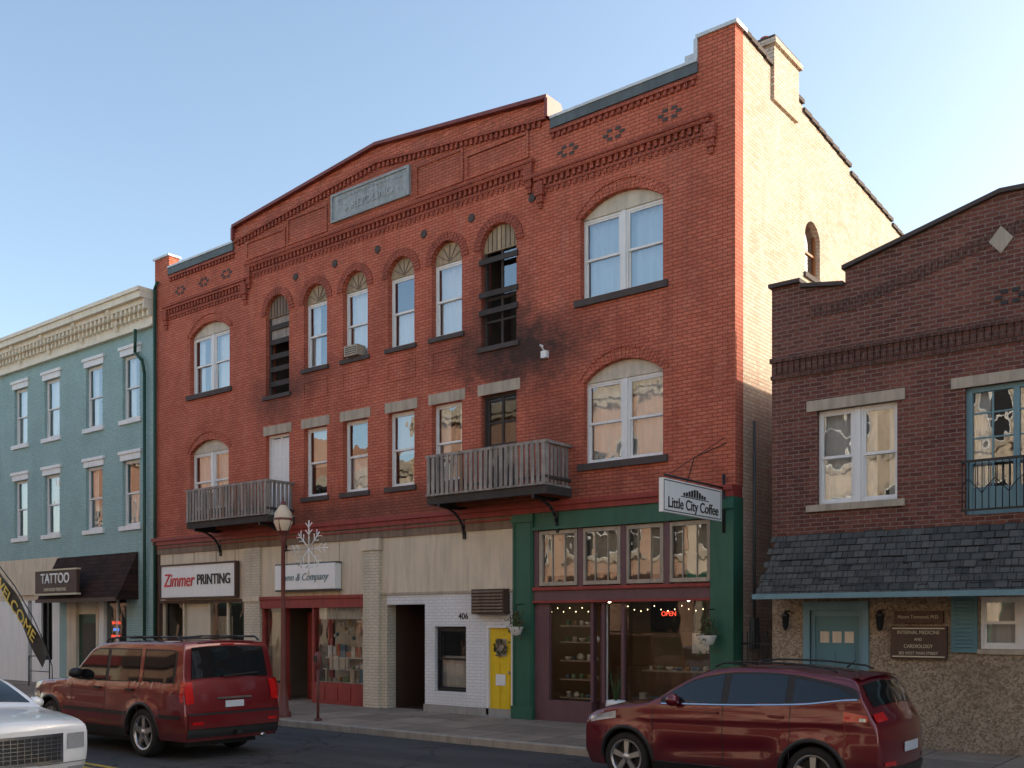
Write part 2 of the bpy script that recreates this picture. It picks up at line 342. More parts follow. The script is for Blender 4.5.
def sash(b,x0,x1,z0,z1,y,fm,g,muntin=0,fw=.05):
    zm=(z0+z1)/2
    b.box(x0,x1,y,y+.09,z0,z0+.05,fm); b.box(x0,x1,y,y+.09,z1-.05,z1,fm)
    b.box(x0,x0+.04,y+.001,y+.089,z0+.05,z1-.05,fm); b.box(x1-.04,x1,y+.001,y+.089,z0+.05,z1-.05,fm)
    for (a0,a1,yy) in ((z0+.05,zm+.02,y+.045),(zm-.02,z1-.05,y+.015)):
        xa,xb=x0+.04,x1-.04
        b.box(xa,xb,yy,yy+.035,a0,a0+fw,fm); b.box(xa,xb,yy,yy+.035,a1-.04,a1,fm)
        b.box(xa,xa+fw*.8,yy+.001,yy+.034,a0+fw,a1-.04,fm); b.box(xb-fw*.8,xb,yy+.001,yy+.034,a0+fw,a1-.04,fm)
        t=[R.uniform(-.004,.004) for _ in range(3)]; gy=yy+.018
        b.face([(xa+.03,gy+t[0],a0+.03),(xb-.03,gy+t[1],a0+.03),(xb-.03,gy+t[1]+t[2],a1-.03),(xa+.03,gy+t[0]+t[2],a1-.03)],g)
        if muntin:
            for k in range(1,muntin): 
                xx=xa+(xb-xa)*k/muntin; b.box(xx-.01,xx+.01,yy+.004,yy+.03,a0+fw,a1-.04,fm)
            zz=(a0+a1)/2; b.box(xa+fw*.8,xb-fw*.8,yy+.005,yy+.029,zz-.01,zz+.01,fm)
def window(parent,x0,x1,z0,z1,y=.14,units=1,fm=None,c='full',rise=0,tymp=None,depth=.9,muntin=0,name='window'):
    fm=fm or white; b=B(); top=z1+rise
    w=(x1-x0); mw=.10 if units>1 else 0
    uw=(w-mw*(units-1))/units
    for i in range(units):
        a=x0+i*(uw+mw); sash(b,a+.003,a+uw-.003,z0+.003,z1-.003,y,fm,glass,muntin)
        if i: b.box(a-mw,a,y-.02,y+.1,z0+.003,z1-.003,fm)
        yy=y+.17; cc=c if isinstance(c,str) else c[i]
        if cc=='full': curtain(b,a+.03,a+uw-.03,yy,z0,z1,curt)
        elif cc=='blue': curtain(b,a+.03,a+uw-.03,yy,z0,z1,curt2)
        elif cc=='sides':
            curtain(b,a+.03,a+uw*.36,yy,z0,z1,curt); curtain(b,a+uw*.66,a+uw-.03,yy,z0,z1,curt)
        elif cc=='shade':
            b.face([(a+.03,yy,z0+(z1-z0)*.45),(a+uw-.03,yy,z0+(z1-z0)*.45),(a+uw-.03,yy,z1),(a+.03,yy,z1)],shade)
        elif cc=='half': curtain(b,a+.03,a+uw-.03,yy,z0,z0+(z1-z0)*.55,curt)
    if rise:
        ap,_=arch_pts(x0+.003,x1-.003,z1,rise-.003); b.prism([(x1-.003,z1)]+ap[1:-1]+[(x0+.003,z1)],y-.03,y+.1,tymp or archcream)
        if tymp:
            cx=(x0+x1)/2
            for k in range(1,6):
                t=math.pi*k/6; r1=rise*.9; b.obox((cx+math.cos(t)*r1*.5,y-.035,z1+.02+math.sin(t)*r1*.5),(math.cos(t)*r1*.45,0,math.sin(t)*r1*.45),(-math.sin(t)*.012,0,math.cos(t)*.012),(0,.008,0),brownbd)
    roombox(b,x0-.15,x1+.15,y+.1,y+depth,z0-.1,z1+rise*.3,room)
    return b.obj(name,parent)
# ------------------------------------------------------------------ ground
g=B(); g.face([(-600,-600,-.16),(600,-600,-.16),(600,600,-.16),(-600,600,-.16)],M('ground_soil',(.12,.11,.09),.95)); g.obj('ground')
YC=-3.5; YF=-13.4; ZR=-.13
g=B(); g.face([(-300,YF,ZR),(300,YF,ZR),(300,YC,ZR),(-300,YC,ZR)],roadmat()); g.obj('road')
wm=walkmat(); cm=M('curb_concrete',(.38,.33,.27),.9,.25,2,.4,25,streak=.4)
g=B(); g.box(-300,300,YC+.16,.3,-.15,0,wm); g.obj('sidewalk')
g=B(); g.box(-300,300,-19.6,YF-.16,-.15,0,wm); g.obj('sidewalk')
for (a,b_) in ((YC,YC+.158),(YF-.158,YF)):
    g=B(); x=-120
    while x<60:
        g.box(x,x+2.985,a,b_,-.15,.004+R.uniform(-.003,.003),cm); x+=3
    g.obj('curb',bevel=.015)
ym=M('road_paint_yellow',(.55,.36,.04),.7,.3,4,.1,60,streak=.5)
g=B()
for yy in (-9.12,-9.36): g.face([(-200,yy-.05,ZR+.004),(100,yy-.05,ZR+.004),(100,yy+.05,ZR+.004),(-200,yy+.05,ZR+.004)],ym)
g.obj('road_markings')
g=B()
for k in range(420):
    x=R.uniform(-26,-6); y=(YC-abs(R.gauss(0,.12))-.01) if k%3 else -.05-abs(R.gauss(0,.3)); z=(ZR if k%3 else 0)+.006
    s_=R.uniform(.015,.04); a=R.uniform(0,6.28); g.face([(x+s_*math.cos(a+q*1.57),y+s_*math.sin(a+q*1.57)*.6,z+R.uniform(0,.012)) for q in range(4)],leaf)
g.obj('leaf_litter')
# ------------------------------------------------------------------ MAIN BUILDING
XL,XR=-27.97,-8.45
mb=empty('brick_commercial_building',(-18.2,0,0))
sm=[(-22.0,1.0),(-20.43,.92),(-18.9,.92),(-17.27,.90),(-15.77,.95),(-14.2,1.02)]
holes=[]
WB=8.82;WS=10.55
for i,(cx,w) in enumerate(sm):
    z0=8.33 if i in(0,5) else WB
    holes.append(hole(cx-w/2,cx+w/2,z0,WS,.5 if w/2>.5 else w/2-.002))
    z0=4.95 if i in(0,5) else 5.42
    holes.append(hole(cx-w/2,cx+w/2,z0,7.25))
holes+= [hole(-26.1,-24.15,8.86,10.56,.34),hole(-11.98,-10.0,8.86,10.56,.36),hole(-26.1,-24.2,5.42,7.12,.34),hole(-11.9,-10.0,5.42,7.12,.36)]
ZP=12.9
outer=[(XL,4.7),(XR,4.7),(XR,13.36),(-9.22,13.36),(-9.22,ZP),(-12.83,ZP),(-12.83,13.34),(-18.07,13.9),(-23.85,13.3),(-23.85,ZP),(-27.2,ZP),(-27.2,13.3),(XL,13.3)]
wall('front_wall',outer,holes,0,.34,B_FAC,mb)
sidetop=[(.34,13.34),(.9,13.3),(3.2,13.1),(3.2,12.98),(6.0,12.75),(6.0,12.62),(9,12.42),(9,12.34),(10.4,12.25)]
so=[(.34,-.1),(10.4,-.1)]+list(reversed(sidetop))
wall('side_wall',so,[hole(3.32,4.15,9.6,10.5,.3)],XR-.32,XR,B_SIDE,mb,'x')
b=B(); b.box(XL,XL+.3,.34,10.4,-.1,12.6,B_SIDE); b.box(XL+.3,XR-.32,10.1,10.4,-.1,12.2,B_SIDE); b.box(XL+.3,XR-.32,.34,10.1,12.0,12.15,roofm)
b.box(XL+.3,XR-.32,.34,10.1,4.4,4.6,roofm)
b.obj('rear_and_roof',mb)
b=B()
for (a,c_) in zip(sidetop[:-1],sidetop[1:]):
    if abs(a[0]-c_[0])>.2: 
        n=int((c_[0]-a[0])/.45)+1
        for k in range(n):
            y0=a[0]+(c_[0]-a[0])*k/n; y1=a[0]+(c_[0]-a[0])*(k+1)/n; z0=a[1]+(c_[1]-a[1])*k/n
            b.box(XR-.38,XR+.05,y0,y1-.01,z0+.003,z0+.09,sillm)
b.box(XR-.6,XR+.06,1.62,2.85,12.6,13.7,B_SIDE); b.box(XR-.66,XR+.12,1.55,2.92,13.7,13.8,B_SIDE); b.box(XR-.62,XR+.08,1.6,2.87,13.8,13.88,sillm)
b.cyl((XR-.3,2.0,13.88),(XR-.3,2.0,14.1),.11,B_DARK); b.cyl((XR-.3,2.5,13.88),(XR-.3,2.5,14.08),.11,B_DARK)
b.box(XR-.004,XR+.05,3.25,4.22,9.5,9.6,sillm)
b.obj('chimney_and_coping',mb)
b=B()
orw=M('side_window_wood',(.36,.14,.05),.6,.2,3,.1,30)
b.box(XR-.16,XR-.1,3.32,4.15,9.6,9.66,orw); b.box(XR-.16,XR-.1,3.32,3.38,9.66,10.75,orw); b.box(XR-.16,XR-.1,4.09,4.15,9.66,10.75,orw); b.box(XR-.155,XR-.11,3.38,4.09,10.13,10.18,orw)
b.face([(XR-.14,3.32,9.6),(XR-.14,4.15,9.6),(XR-.14,4.15,10.82),(XR-.14,3.32,10.82)],glass); b.box(XR-.6,XR-.3,3.2,4.3,9.5,10.9,orw)
b.obj('side_window',mb)
b=B()
def dent(x0,x1,zf,y=0,w=.075,st=.15,h=.13,d=.07):
    n=int((x1-x0)/st)
    for i in range(n):
        x=x0+(i+.5)*(x1-x0)/n; z=zf(x); b.box(x-w/2,x+w/2,y-d,y-.0005,z-h,z,B_DARK)
def course(x0,x1,zf,th,d,y=0,m=B_DARK):
    b.prism([(x0,zf(x0)),(x1,zf(x1)),(x1,zf(x1)+th),(x0,zf(x0)+th)],y-d,y-.0005,m)
for (x0,x1,z) in ((-23.25,-13.25,12.02),(-27.35,-23.4,11.62),(-13.1,-9.0,11.66)):
    zf=lambda x,z=z:z
    dent(x0,x1,zf); course(x0-.05,x1+.05,zf,.075,.1); course(x0-.08,x1+.08,lambda x,z=z:z+.078,.075,.13)
    course(x0,x1,lambda x,z=z:z-.21,.07,.035); dent(x0,x1,lambda x,z=z:z-.215,h=.09,d=.03)
for x0 in (-23.32,-13.42,-27.42,-9.05,-13.12,-23.5):
    zz=11.98 if x0 in(-23.32,-13.42) else 11.58
    b.box(x0,x0+.22,-.115,-.001,zz-.25,zz+.03,B_DARK); b.box(x0+.03,x0+.19,-.085,-.001,zz-.4,zz-.25,B_DARK); b.box(x0+.06,x0+.16,-.05,-.001,zz-.52,zz-.4,B_DARK)
gl=lambda x:13.3+(x+23.85)*(.6/5.78)-.42; gr=lambda x:13.34+(-12.83-x)*(.56/5.24)-.42
dent(-23.75,-18.1,gl,h=.12,d=.06); dent(-18.05,-12.95,gr,h=.12,d=.06)
course(-23.85,-18.07,lambda x:gl(x)+.003,.07,.09); course(-18.07,-12.83,lambda x:gr(x)+.003,.07,.09)
course(-23.85,-18.07,lambda x:gl(x)+.08,.2,.05,m=B_FAC); course(-18.07,-12.83,lambda x:gr(x)+.08,.2,.05,m=B_FAC)
for (x0,x1) in ((-27.15,-23.9),(-12.75,-9.25)):
    dent(x0,x1,lambda x:12.58,h=.1,d=.05); course(x0,x1,lambda x:12.583,.07,.07)
for (x0,x1) in ((-23.3,-21.7),(-21.5,-20.0),(-16.7,-15.3),(-15.1,-13.4)):
    zt=min(gl(x0),gl(x1),gr(x0),gr(x1))-.2 ; zb=12.32
    for (a0,a1,c0,c1) in ((x0,x1,zb-.06,zb),(x0,x1,zt,zt+.06),(x0-.06,x0,zb-.06,zt+.06),(x1,x1+.06,zb-.06,zt+.06)): b.box(a0,a1,-.035,-.0008,c0,c1,B_FAC)
def crossm(x,z,s=.1):
    for dx,dz in ((-2,0),(0,0),(2,0),(-1,1),(1,1),(-1,-1),(1,-1)):
        if dx==0 and dz==0: continue
        b.box(x+dx*s-.06,x+dx*s+.06,-.012,-.0007,z+dz*.085-.034,z+dz*.085+.034,sillm)
for x in (-26.6,-25.4,-24.3,-12.3,-11.15,-9.85): crossm(x,12.12)
for cx,w in sm[1:5]:
    x0,x1=cx-.42,cx+.42
    for (a0,a1,c0,c1) in ((x0,x1,8.0,8.06),(x0,x1,8.46,8.52),(x0-.06,x0,8.0,8.52),(x1,x1+.06,8.0,8.52)): b.box(a0,a1,-.012,-.0009,c0,c1,B_FAC)
for x in (-21.22,-19.66,-18.08,-16.5,-15.0,-13.25):
    b.lathe([(0,-.03),(.05,-.025),(.08,-.035),(.10,-.015),(.10,0)],(x,0,11.36),sillm,14,'y')
for cx,w in sm: voussoirs(b,cx-w/2,cx+w/2,WS,w/2-.002,.2,-.03,.1,B_DARK,19)
for (x0,x1,zs,rs) in ((-26.1,-24.15,10.56,.34),(-11.98,-10.0,10.56,.36),(-26.1,-24.2,7.12,.34),(-11.9,-10.0,7.12,.36)):
    voussoirs(b,x0,x1,zs,rs,.2,-.012,.1,B_FAC,26)
    voussoirs(b,x0-.1,x1+.1,zs+.02,rs+.2,.05,-.03,-.001,B_FAC,30)
for (x0,x1,z) in ((-26.1,-24.15,8.86),(-11.98,-10.0,8.86),(-26.1,-24.2,5.42),(-11.9,-10.0,5.42)): b.box(x0-.12,x1+.12,-.07,.2,z-.14,z-.002,sillm)
for i,(cx,w) in enumerate(sm):
    b.box(cx-w/2-.08,cx+w/2+.08,-.06,.2,(8.33 if i in(0,5) else WB)-.11,(8.33 if i in(0,5) else WB)-.002,sillm)
    if i not in(0,5): b.box(cx-w/2-.08,cx+w/2+.08,-.06,.2,5.3,5.418,sillm)
    b.box(cx-w/2-.1,cx+w/2+.1,-.015,.3,7.252,7.5,lint)
b.obj('brick_ornament',mb)
b=B()
def cop(x0,z0,x1,z1,th=.08,m=redcop,y0=-.13,y1=.42): b.prism([(x0,z0),(x1,z1),(x1,z1+th),(x0,z0+th)],y0,y1,m)
cop(-23.9,13.302,-18.07,13.902); cop(-18.07,13.902,-12.78,13.342)
b.box(-23.93,-23.853,-.13,.42,12.95,13.3,redcop); b.box(-12.826,-12.75,-.13,.42,12.95,13.34,redcop)
for (x0,x1) in ((-27.195,-23.94),(-12.74,-9.225)):
    b.box(x0,x1,-.05,-.001,12.7,12.9,tealmet); b.box(x0,x1,-.07,.42,12.902,12.96,whitemet)
b.box(-9.26,XR+.06,-.05,.4,13.362,13.43,whitemet); b.box(-9.3,-9.222,-.05,.4,12.97,13.36,whitemet); b.box(XL-.05,-27.16,-.05,.4,13.302,13.36,whitemet)
b.box(-9.5,-9.3,-.03,.3,12.962,13.1,whitemet)
b.obj('coping',mb)
b=B(); b.box(-19.74,-16.93,-.05,-.0005,12.4,13.12,plaqm)
for (x0,x1,z0,z1) in ((-19.74,-16.93,12.4,12.46),(-19.74,-16.93,13.06,13.12),(-19.74,-19.68,12.46,13.06),(-16.99,-16.93,12.46,13.06)): b.box(x0,x1,-.08,-.05,z0,z1,plaqm)
for k in range(17):
    x=-19.45+k*.14; b.lathe([(0,-.075),(.03,-.07),(.05,-.05)],(x,0,12.98-.05*((k-8)**2)/64),plaqm,8,'y')
b.obj('name_plaque',mb)
text('plaque_lettering','ARDOLINO',.27,(-18.33,-.05,12.68),FR,plaqd,mb,.015,sx=1.25)
cs3=['dark','sides','full','half','full','dark']; 
for i,(cx,w) in enumerate(sm):
    x0,x1=cx-w/2,cx+w/2
    if i in(0,5):
        bb=B(); rr=w/2-.005
        roombox(bb,x0-.1,x1+.1,.2,1.2,8.2,11.1,room)
        for xx in (x0+.003,x1-.073): bb.box(xx,xx+.07,.12,.2,8.35,WS,darkwood)
        if i==0:
            for z in (8.6,9.0,9.35,9.75,10.15): bb.box(x0+.07,x1-.07,.1,.14,z,z+.14,darkwood)
            bb.box(x0+.073,x1-.073,.15,.18,9.9,10.5,greywood)
        else:
            for z in (9.05,9.45,10.2): bb.box(x0-.04,x1+.05,-.04,-.003,z,z+.12,darkwood)
            bb.box(cx-.03,cx+.03,.13,.17,8.35,10.5,darkwood); bb.box(x0+.07,x1-.07,.131,.169,9.4,9.46,darkwood); bb.box(x0+.07,x1-.07,.131,.169,8.9,8.95,darkwood)
            bb.face([(cx+.03,.15,9.5),(x1-.07,.15,9.5),(x1-.07,.15,10.45),(cx+.03,.15,10.45)],glass)
        ap,_=arch_pts(x0+.003,x1-.003,WS,rr); bb.prism([(x1-.003,WS-.06)]+ap+[(x0+.003,WS-.06)],.1,.16,woodarch if i else brownbd)
        for k in range(1,8): bb.box(x0+w*k/8-.006,x0+w*k/8+.006,.09,.1,WS-.04,WS+math.sqrt(max(0,rr*rr-(w*k/8-w/2)**2))-.01,darkwood)
        bb.obj('window',mb)
    else:
        window(mb,x0,x1,WB,WS,c=cs3[i],rise=w/2-.002,tymp=woodarch)
window(mb,-26.1,-24.15,8.86,10.56,units=2,c=['sides','full'],rise=.34)
window(mb,-11.98,-10.0,8.86,10.56,units=2,c=['blue','blue'],rise=.36)
window(mb,-26.1,-24.2,5.42,7.12,units=2,c='full',rise=.34)
window(mb,-11.9,-10.0,5.42,7.12,units=2,c=['full','full'],rise=.36)
for i,c_ in ((1,'shade'),(2,'half'),(3,'shade'),(4,'sides')):
    cx,w=sm[i]; window(mb,cx-w/2,cx+w/2,5.42,7.25,c=c_)
b=B(); cx=sm[2][0]; b.box(cx-.24,cx+.24,-.16,.13,8.84,9.10,lint)
for k in range(4): b.box(cx-.21,cx+.21,-.165,-.161,8.88+k*.05,8.9+k*.05,plasticd)
b.obj('air_conditioner',mb)
for i,fm in ((0,white),(5,darkwood)):
    cx,w=sm[i]; bb=B(); x0,x1=cx-w/2,cx+w/2
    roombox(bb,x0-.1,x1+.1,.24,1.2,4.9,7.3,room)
    bb.box(x0,x0+.07,.12,.22,4.95,7.25,fm); bb.box(x1-.07,x1,.12,.22,4.95,7.25,fm); bb.box(x0+.07,x1-.07,.12,.22,7.18,7.25,fm)
    bb.box(x0+.07,x1-.07,.15,.2,4.95,5.6,fm)
    for k in range(4): bb.box(x0+.07,x1-.07,.151,.199,5.6+k*.5,5.65+k*.5,fm)
    for k in (0,.5,1): xx=x0+.07+(w-.2)*k; bb.box(xx,xx+.06,.152,.198,5.6,7.18,fm)
    if i==0: bb.box(x0+.1,x1-.1,.16,.19,5.6,7.1,white)
    else: bb.face([(x0+.07,.175,5.6),(x1-.07,.175,5.6),(x1-.07,.175,7.18),(x0+.07,.175,7.18)],glass_shop)
    bb.obj('balcony_door',mb)
def balcony(x0,x1,p=.9):
    b=B(); zd=4.98
    n=int((x1-x0)/.14)
    for k in range(n): b.box(x0+(x1-x0)*k/n,x0+(x1-x0)*(k+1)/n-.012,-p-.05,-.002,zd-.04,zd+R.uniform(-.004,.004),greywood)
    b.box(x0,x1,-p,-p+.08,zd-.22,zd-.042,darkwood); b.box(x0,x0+.08,-p+.081,-.002,zd-.22,zd-.042,darkwood); b.box(x1-.08,x1,-p+.081,-.002,zd-.22,zd-.042,darkwood)
    b.box(x0-.03,x1+.03,-p-.03,-p+.07,zd+.82,zd+.88,greywood); b.box(x0,x1,-p,-p+.05,zd+.1,zd+.16,darkwood)
    for xx in (x0,x1-.06): 
        b.box(xx-.02,xx+.07,-p+.071,-.002,zd+.82,zd+.88,greywood); b.box(xx,xx+.05,-p+.06,-.002,zd+.1,zd+.16,darkwood)
        for k in range(6):
            yy=-p+.1+k*.135; b.box(xx-.016,xx-.001,yy,yy+.08,zd+.02+R.uniform(-.02,.02),zd+.815,greywood)
    x=x0+.02
    while x<x1-.08:
        w=.085; a=R.uniform(-.010,.010); b.obox((x+w/2,-p-.016,zd+.40+R.uniform(-.025,.025)),(w/2,0,0),(0,.012,0),(a,0,.43),greywood if R.random()>.12 else brownbd); x+=.14
    for xx in (x0,x1-.08,(x0+x1)/2): b.box(xx,xx+.08,-p+.001,-p+.079,zd,zd+.82,greywood)
    for xx in (x0+.35,x1-.35):
        b.box(xx-.03,xx+.03,-p,-.002,zd-.30,zd-.223,black)
        pts=[(xx,-.05-.85*p*(1-math.cos(t)),zd-.85+.58*math.sin(t)) for t in [math.pi/2*k/7 for k in range(8)]]
        b.tube(pts,.03,black,6); b.box(xx-.035,xx+.035,-.05,-.001,zd-.95,zd-.3,black)
    return b.obj('balcony',mb)
balcony(-24.9,-21.26); balcony(-15.55,-12.2)
b=B(); b.box(XL,XR,-.14,.3,4.6,4.698,redp); b.box(XL,XR,-.09,.3,4.48,4.598,redp); b.box(XL,-13.75,-.04,.3,4.2,4.478,brownbd); b.box(XL,-13.75,-.07,-.041,4.38,4.42,redp)
b.box(XL,XL+.3,-.03,.3,0,4.198,brownp)
b.obj('belt_cornice',mb)
b=B(); b.tube([(-27.85,-.08,.1),(-27.85,-.08,12.4),(-27.7,-.08,12.6)],.05,dgreen); 
b.box(-12.95,-12.8,-.1,-.002,7.8,7.95,signw); b.tube([(-12.88,-.05,7.95),(-12.88,-.2,8.05),(-12.75,-.3,7.98)],.02,signw)
b.tube([(-8.62,-.02,5.5),(-9.3,-.02,5.3),(-9.5,-.02,4.7)],.008,black,5)
b.obj('downspout',mb)
# ---- ground floor
b=B()
def pil(x0,x1,m,d=.06,z1=4.198,z0=0): b.box(x0,x1,-d,.34,z0,z1,m)
pil(-23.4,-22.7,B_CREAM); pil(-18.5,-17.95,B_CREAM,.1); 
b.box(-23.42,-22.68,-.1,.3,2.7,2.85,cream); b.box(-18.55,-17.9,-.14,.3,3.9,4.19,cream)
b.box(-23.5,-22.6,-.08,.34,0,.3,concrete)
b.box(-27.67,-23.4,.0,.3,2.75,4.198,beige); b.box(-27.67,-23.4,-.03,-.001,2.7,2.78,brownp)
for x in (-27.0,-25.9,-24.8,-23.9): b.box(x,x+.02,-.006,-.0005,2.8,4.19,brownbd)
b.box(-27.67,-23.4,.05,.3,0,.45,brownp)
for x in (-27.67,-26.6,-25.3,-24.4,-23.5): b.box(x,x+.08,.08,.2,.45,2.7,beige)
b.box(-26.52,-25.32,.16,.18,.46,2.69,shade)
b.box(-22.7,-18.5,0,.3,2.82,4.198,beige); b.box(-22.7,-18.5,-.05,.1,2.5,2.81,redp); b.box(-22.7,-18.5,-.09,-.051,2.74,2.82,redp)
for x in (-21.6,-20.5,-19.5): b.box(x,x+.012,-.005,-.0005,2.83,4.19,brownbd)
b.box(-20.6,-18.5,.02,.3,0,.55,redp); b.box(-22.7,-21.8,.02,.3,0,.45,redp)
for k in range(4): b.box(-20.5+k*.5,-20.08+k*.5,.005,.019,.1,.45,redp)
for x in (-20.6,-18.58,-21.8,-22.7): b.box(x,x+.08,.03,.2,.45,2.5,redp)
b.box(-17.95,-13.75,0,.3,2.8,4.198,cream); b.box(-17.95,-13.75,-.03,-.001,2.78,2.84,lint)
b.box(-16.47,-16.15,-.0,.3,0,2.798,B_WHITE); b.box(-16.15,-15.17,0,.3,0,.5,B_WHITE); b.box(-16.15,-15.17,0,.3,2.02,2.798,B_WHITE); b.box(-15.17,-14.58,0,.3,0,2.798,B_WHITE); b.box(-14.58,-13.75,0,.3,2.05,2.798,B_WHITE)
b.box(-17.95,-17.75,0,.3,0,2.798,B_CREAM); b.box(-17.75,-16.47,0,.3,2.55,2.798,B_WHITE)
b.box(-16.5,-13.75,-.02,-.001,0,.18,concrete)
b.box(-14.82,-13.88,-.22,-.001,2.3,2.86,brownp)
for k in range(7): b.obox((-14.35,-.235,2.36+k*.073),(.44,0,0),(0,.02,.018),(0,-.004,.006),brownbd)
b.box(-13.74,-13.18,-.08,.34,0,4.478,greenp)
for x in (-13.7,-13.25): b.box(x,x+.03,-.1,-.081,.3,4.3,greenp)
b.box(-13.76,-13.16,-.12,-.083,4.3,4.42,greenp); b.box(-13.76,-13.16,-.12,-.083,0,.28,greenp)
b.box(-8.93,XR,-.08,.34,0,4.478,greenp); b.box(-8.95,XR+.02,-.12,-.083,0,.28,greenp); b.box(-8.95,XR+.02,-.12,-.083,4.25,4.42,greenp)
b.box(-13.18,-8.93,-.04,.34,4.12,4.478,greenp); b.box(-13.18,-8.93,-.09,-.041,4.1,4.16,greenp)
b.box(-13.18,-8.93,-.05,.3,2.55,2.86,mauve); b.box(-13.18,-8.93,-.1,-.051,2.8,2.87,redp); b.box(-13.18,-8.93,-.09,-.051,2.53,2.58,redp)
b.box(-13.18,-11.7,0,.3,0,.45,mauve); b.box(-10.95,-8.93,0,.3,0,.5,mauve)
for x in (-13.18,-11.74,-11.46,-10.99,-9.0): b.box(x,x+.07,.02,.16,.45,2.55,mauve)
b.box(-13.18,-12.8,.0,.1,.45,2.55,mauve)
b.obj('shopfronts',mb)
b=B()
for x0,x1 in ((-13.05,-12.05),(-11.93,-10.98),(-10.87,-9.98),(-9.87,-8.95)):
    fm=lint
    b.box(x0,x1,-.02,.06,2.9,2.98,fm); b.box(x0,x1,-.02,.06,4.0,4.08,fm); b.box(x0,x0+.08,-.019,.059,2.98,4.0,fm); b.box(x1-.08,x1,-.019,.059,2.98,4.0,fm)
    for k in (1,2): xx=x0+(x1-x0)*k/3; b.box(xx-.008,xx+.008,.0,.04,2.98,4.0,fm)
    for k in range(3):
        xa=x0+.05+(x1-x0-.1)*k/3; xb=xa+(x1-x0-.1)/3; a,c_=R.uniform(-.004,.004),R.uniform(-.004,.004)
        b.face([(xa,.03,2.95),(xb,.03+a,2.95),(xb,.03+a+c_,4.03),(xa,.03+c_,4.03)],glass)
    zt=R.uniform(3.0,3.25); b.face([(x0+.05,.22,zt),(x1-.05,.22,zt),(x1-.05,.22,4.1),(x0+.05,.22,4.1)],shade)
for x in (-13.18,-12.02,-10.96,-9.96,-8.96): b.box(x,x+.12,-.03,.2,2.87,4.11,mauve)
b.obj('transom_windows',mb)
b=B()
for (x0,x1,z0,z1,y) in ((-27.6,-26.5,.45,2.7,.13),(-25.3,-23.45,.45,2.7,.13),(-20.6,-18.5,.55,2.5,.1),(-22.65,-21.75,.45,2.5,.1),(-13.18,-11.7,.45,2.55,.09),(-10.95,-8.95,.5,2.55,.09),(-11.43,-10.99,.2,2.5,.12)):
    b.face([(x0,y,z0),(x1,y+R.uniform(-.01,.01),z0),(x1,y,z1),(x0,y+R.uniform(-.01,.01),z1)],glass_shop)
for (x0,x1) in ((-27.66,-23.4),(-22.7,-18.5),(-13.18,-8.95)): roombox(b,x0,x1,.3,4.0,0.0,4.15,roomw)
roombox(b,-17.75,-16.47,.3,2.2,0,2.55,brownp)
roombox(b,-16.2,-15.1,.25,1.5,.4,2.1,room)
b.obj('shop_glazing',mb)
b=B(); b.box(-17.6,-16.6,1.6,1.66,0,2.1,brownp); b.box(-17.5,-16.7,1.55,1.6,1.1,1.95,room)
b.box(-21.7,-20.65,.8,.86,0,2.4,redp); b.box(-21.5,-20.85,.78,.8,.4,2.2,room)
b.box(-11.4,-11.0,.1,.14,0,.25,mauve)
b.box(-11.42,-11.38,.1,.15,.25,2.5,white); b.box(-11.04,-11.0,.1,.15,.25,2.5,white)
b.box(-11.66,-11.47,.25,.3,0,2.5,mauve)
b.obj('recessed_doors',mb)
window(mb,-16.13,-15.19,.5,2.0,y=.08,fm=black,c='half')
b=B()
def pot(x,y,z,s,m):
    k=R.choice([0,1,2])
    if k==0: pr=[(0,0),(.5,0),(.9,.5),(.8,1.0),(.45,1.35),(.55,1.5)]
    elif k==1: pr=[(0,0),(.4,0),(.95,.6),(1.0,.9),(.9,.9)]
    else: pr=[(0,0),(.6,0),(.6,1.1),(.7,1.2),(.3,1.3)]
    b.lathe([(r_*s,h_*s) for r_,h_ in pr],(x,y,z),m,12)
for z in (.5,.9,1.3,1.7,2.05):
    b.box(-12.75,-11.8,.33,.58,z-.03,z,lint)
    x=-12.66
    while x<-11.85:
        s_=R.uniform(.05,.10); pot(x+s_,.42,z+.001,s_,R.choice(GOODS)); x+=2*s_+R.uniform(.01,.04)
x=-10.8
while x<-9.1:
    s_=R.uniform(.07,.15); pot(x+s_,.35,.5,s_,R.choice(GOODS)); x+=2*s_+R.uniform(.03,.08)
b.box(-10.85,-9.1,.6,.8,1.1,1.13,lint)
x=-10.75
while x<-9.2:
    s_=R.uniform(.05,.10); pot(x+s_,.7,1.131,s_,R.choice(GOODS)); x+=2*s_+R.uniform(.03,.1)
b.box(-9.6,-9.2,.45,.48,1.5,1.9,GOODS[4])
# coffee counter and menu boards at the back
b.box(-12.9,-9.2,2.6,3.1,0,1.1,brownbd); b.box(-12.6,-11.4,3.9,3.95,1.9,2.7,signblk); b.box(-11.1,-9.8,3.9,3.95,1.9,2.7,shade)
for z,yy in ((.57,.25),(.9,.4),(1.2,.5)):
    b.box(-20.5,-18.6,yy-.08,yy+.12,z-.03,z,curt)
    x=-20.48
    while x<-18.75:
        w=R.uniform(.06,.2); hh=R.uniform(.12,.42); mm=R.choice(GOODS+[curt,curt])
        if R.random()<.6: pot(x+w/2,yy,z+.001,w/2,mm)
        else: b.box(x,x+w,yy-.03,yy+.05,z+.001,z+hh,mm)
        x+=w+R.uniform(.02,.06)
for k in range(24): 
    zz=R.uniform(1.7,2.3); xx=-20.45+k*.078; b.cyl((xx,.3,2.5),(xx,.3,zz),.004,curt,n=4); b.lathe([(0,-.06),(.045,-.02),(.045,.03),(0,.06)],(xx,.3,zz),R.choice(GOODS+[curt]),8)
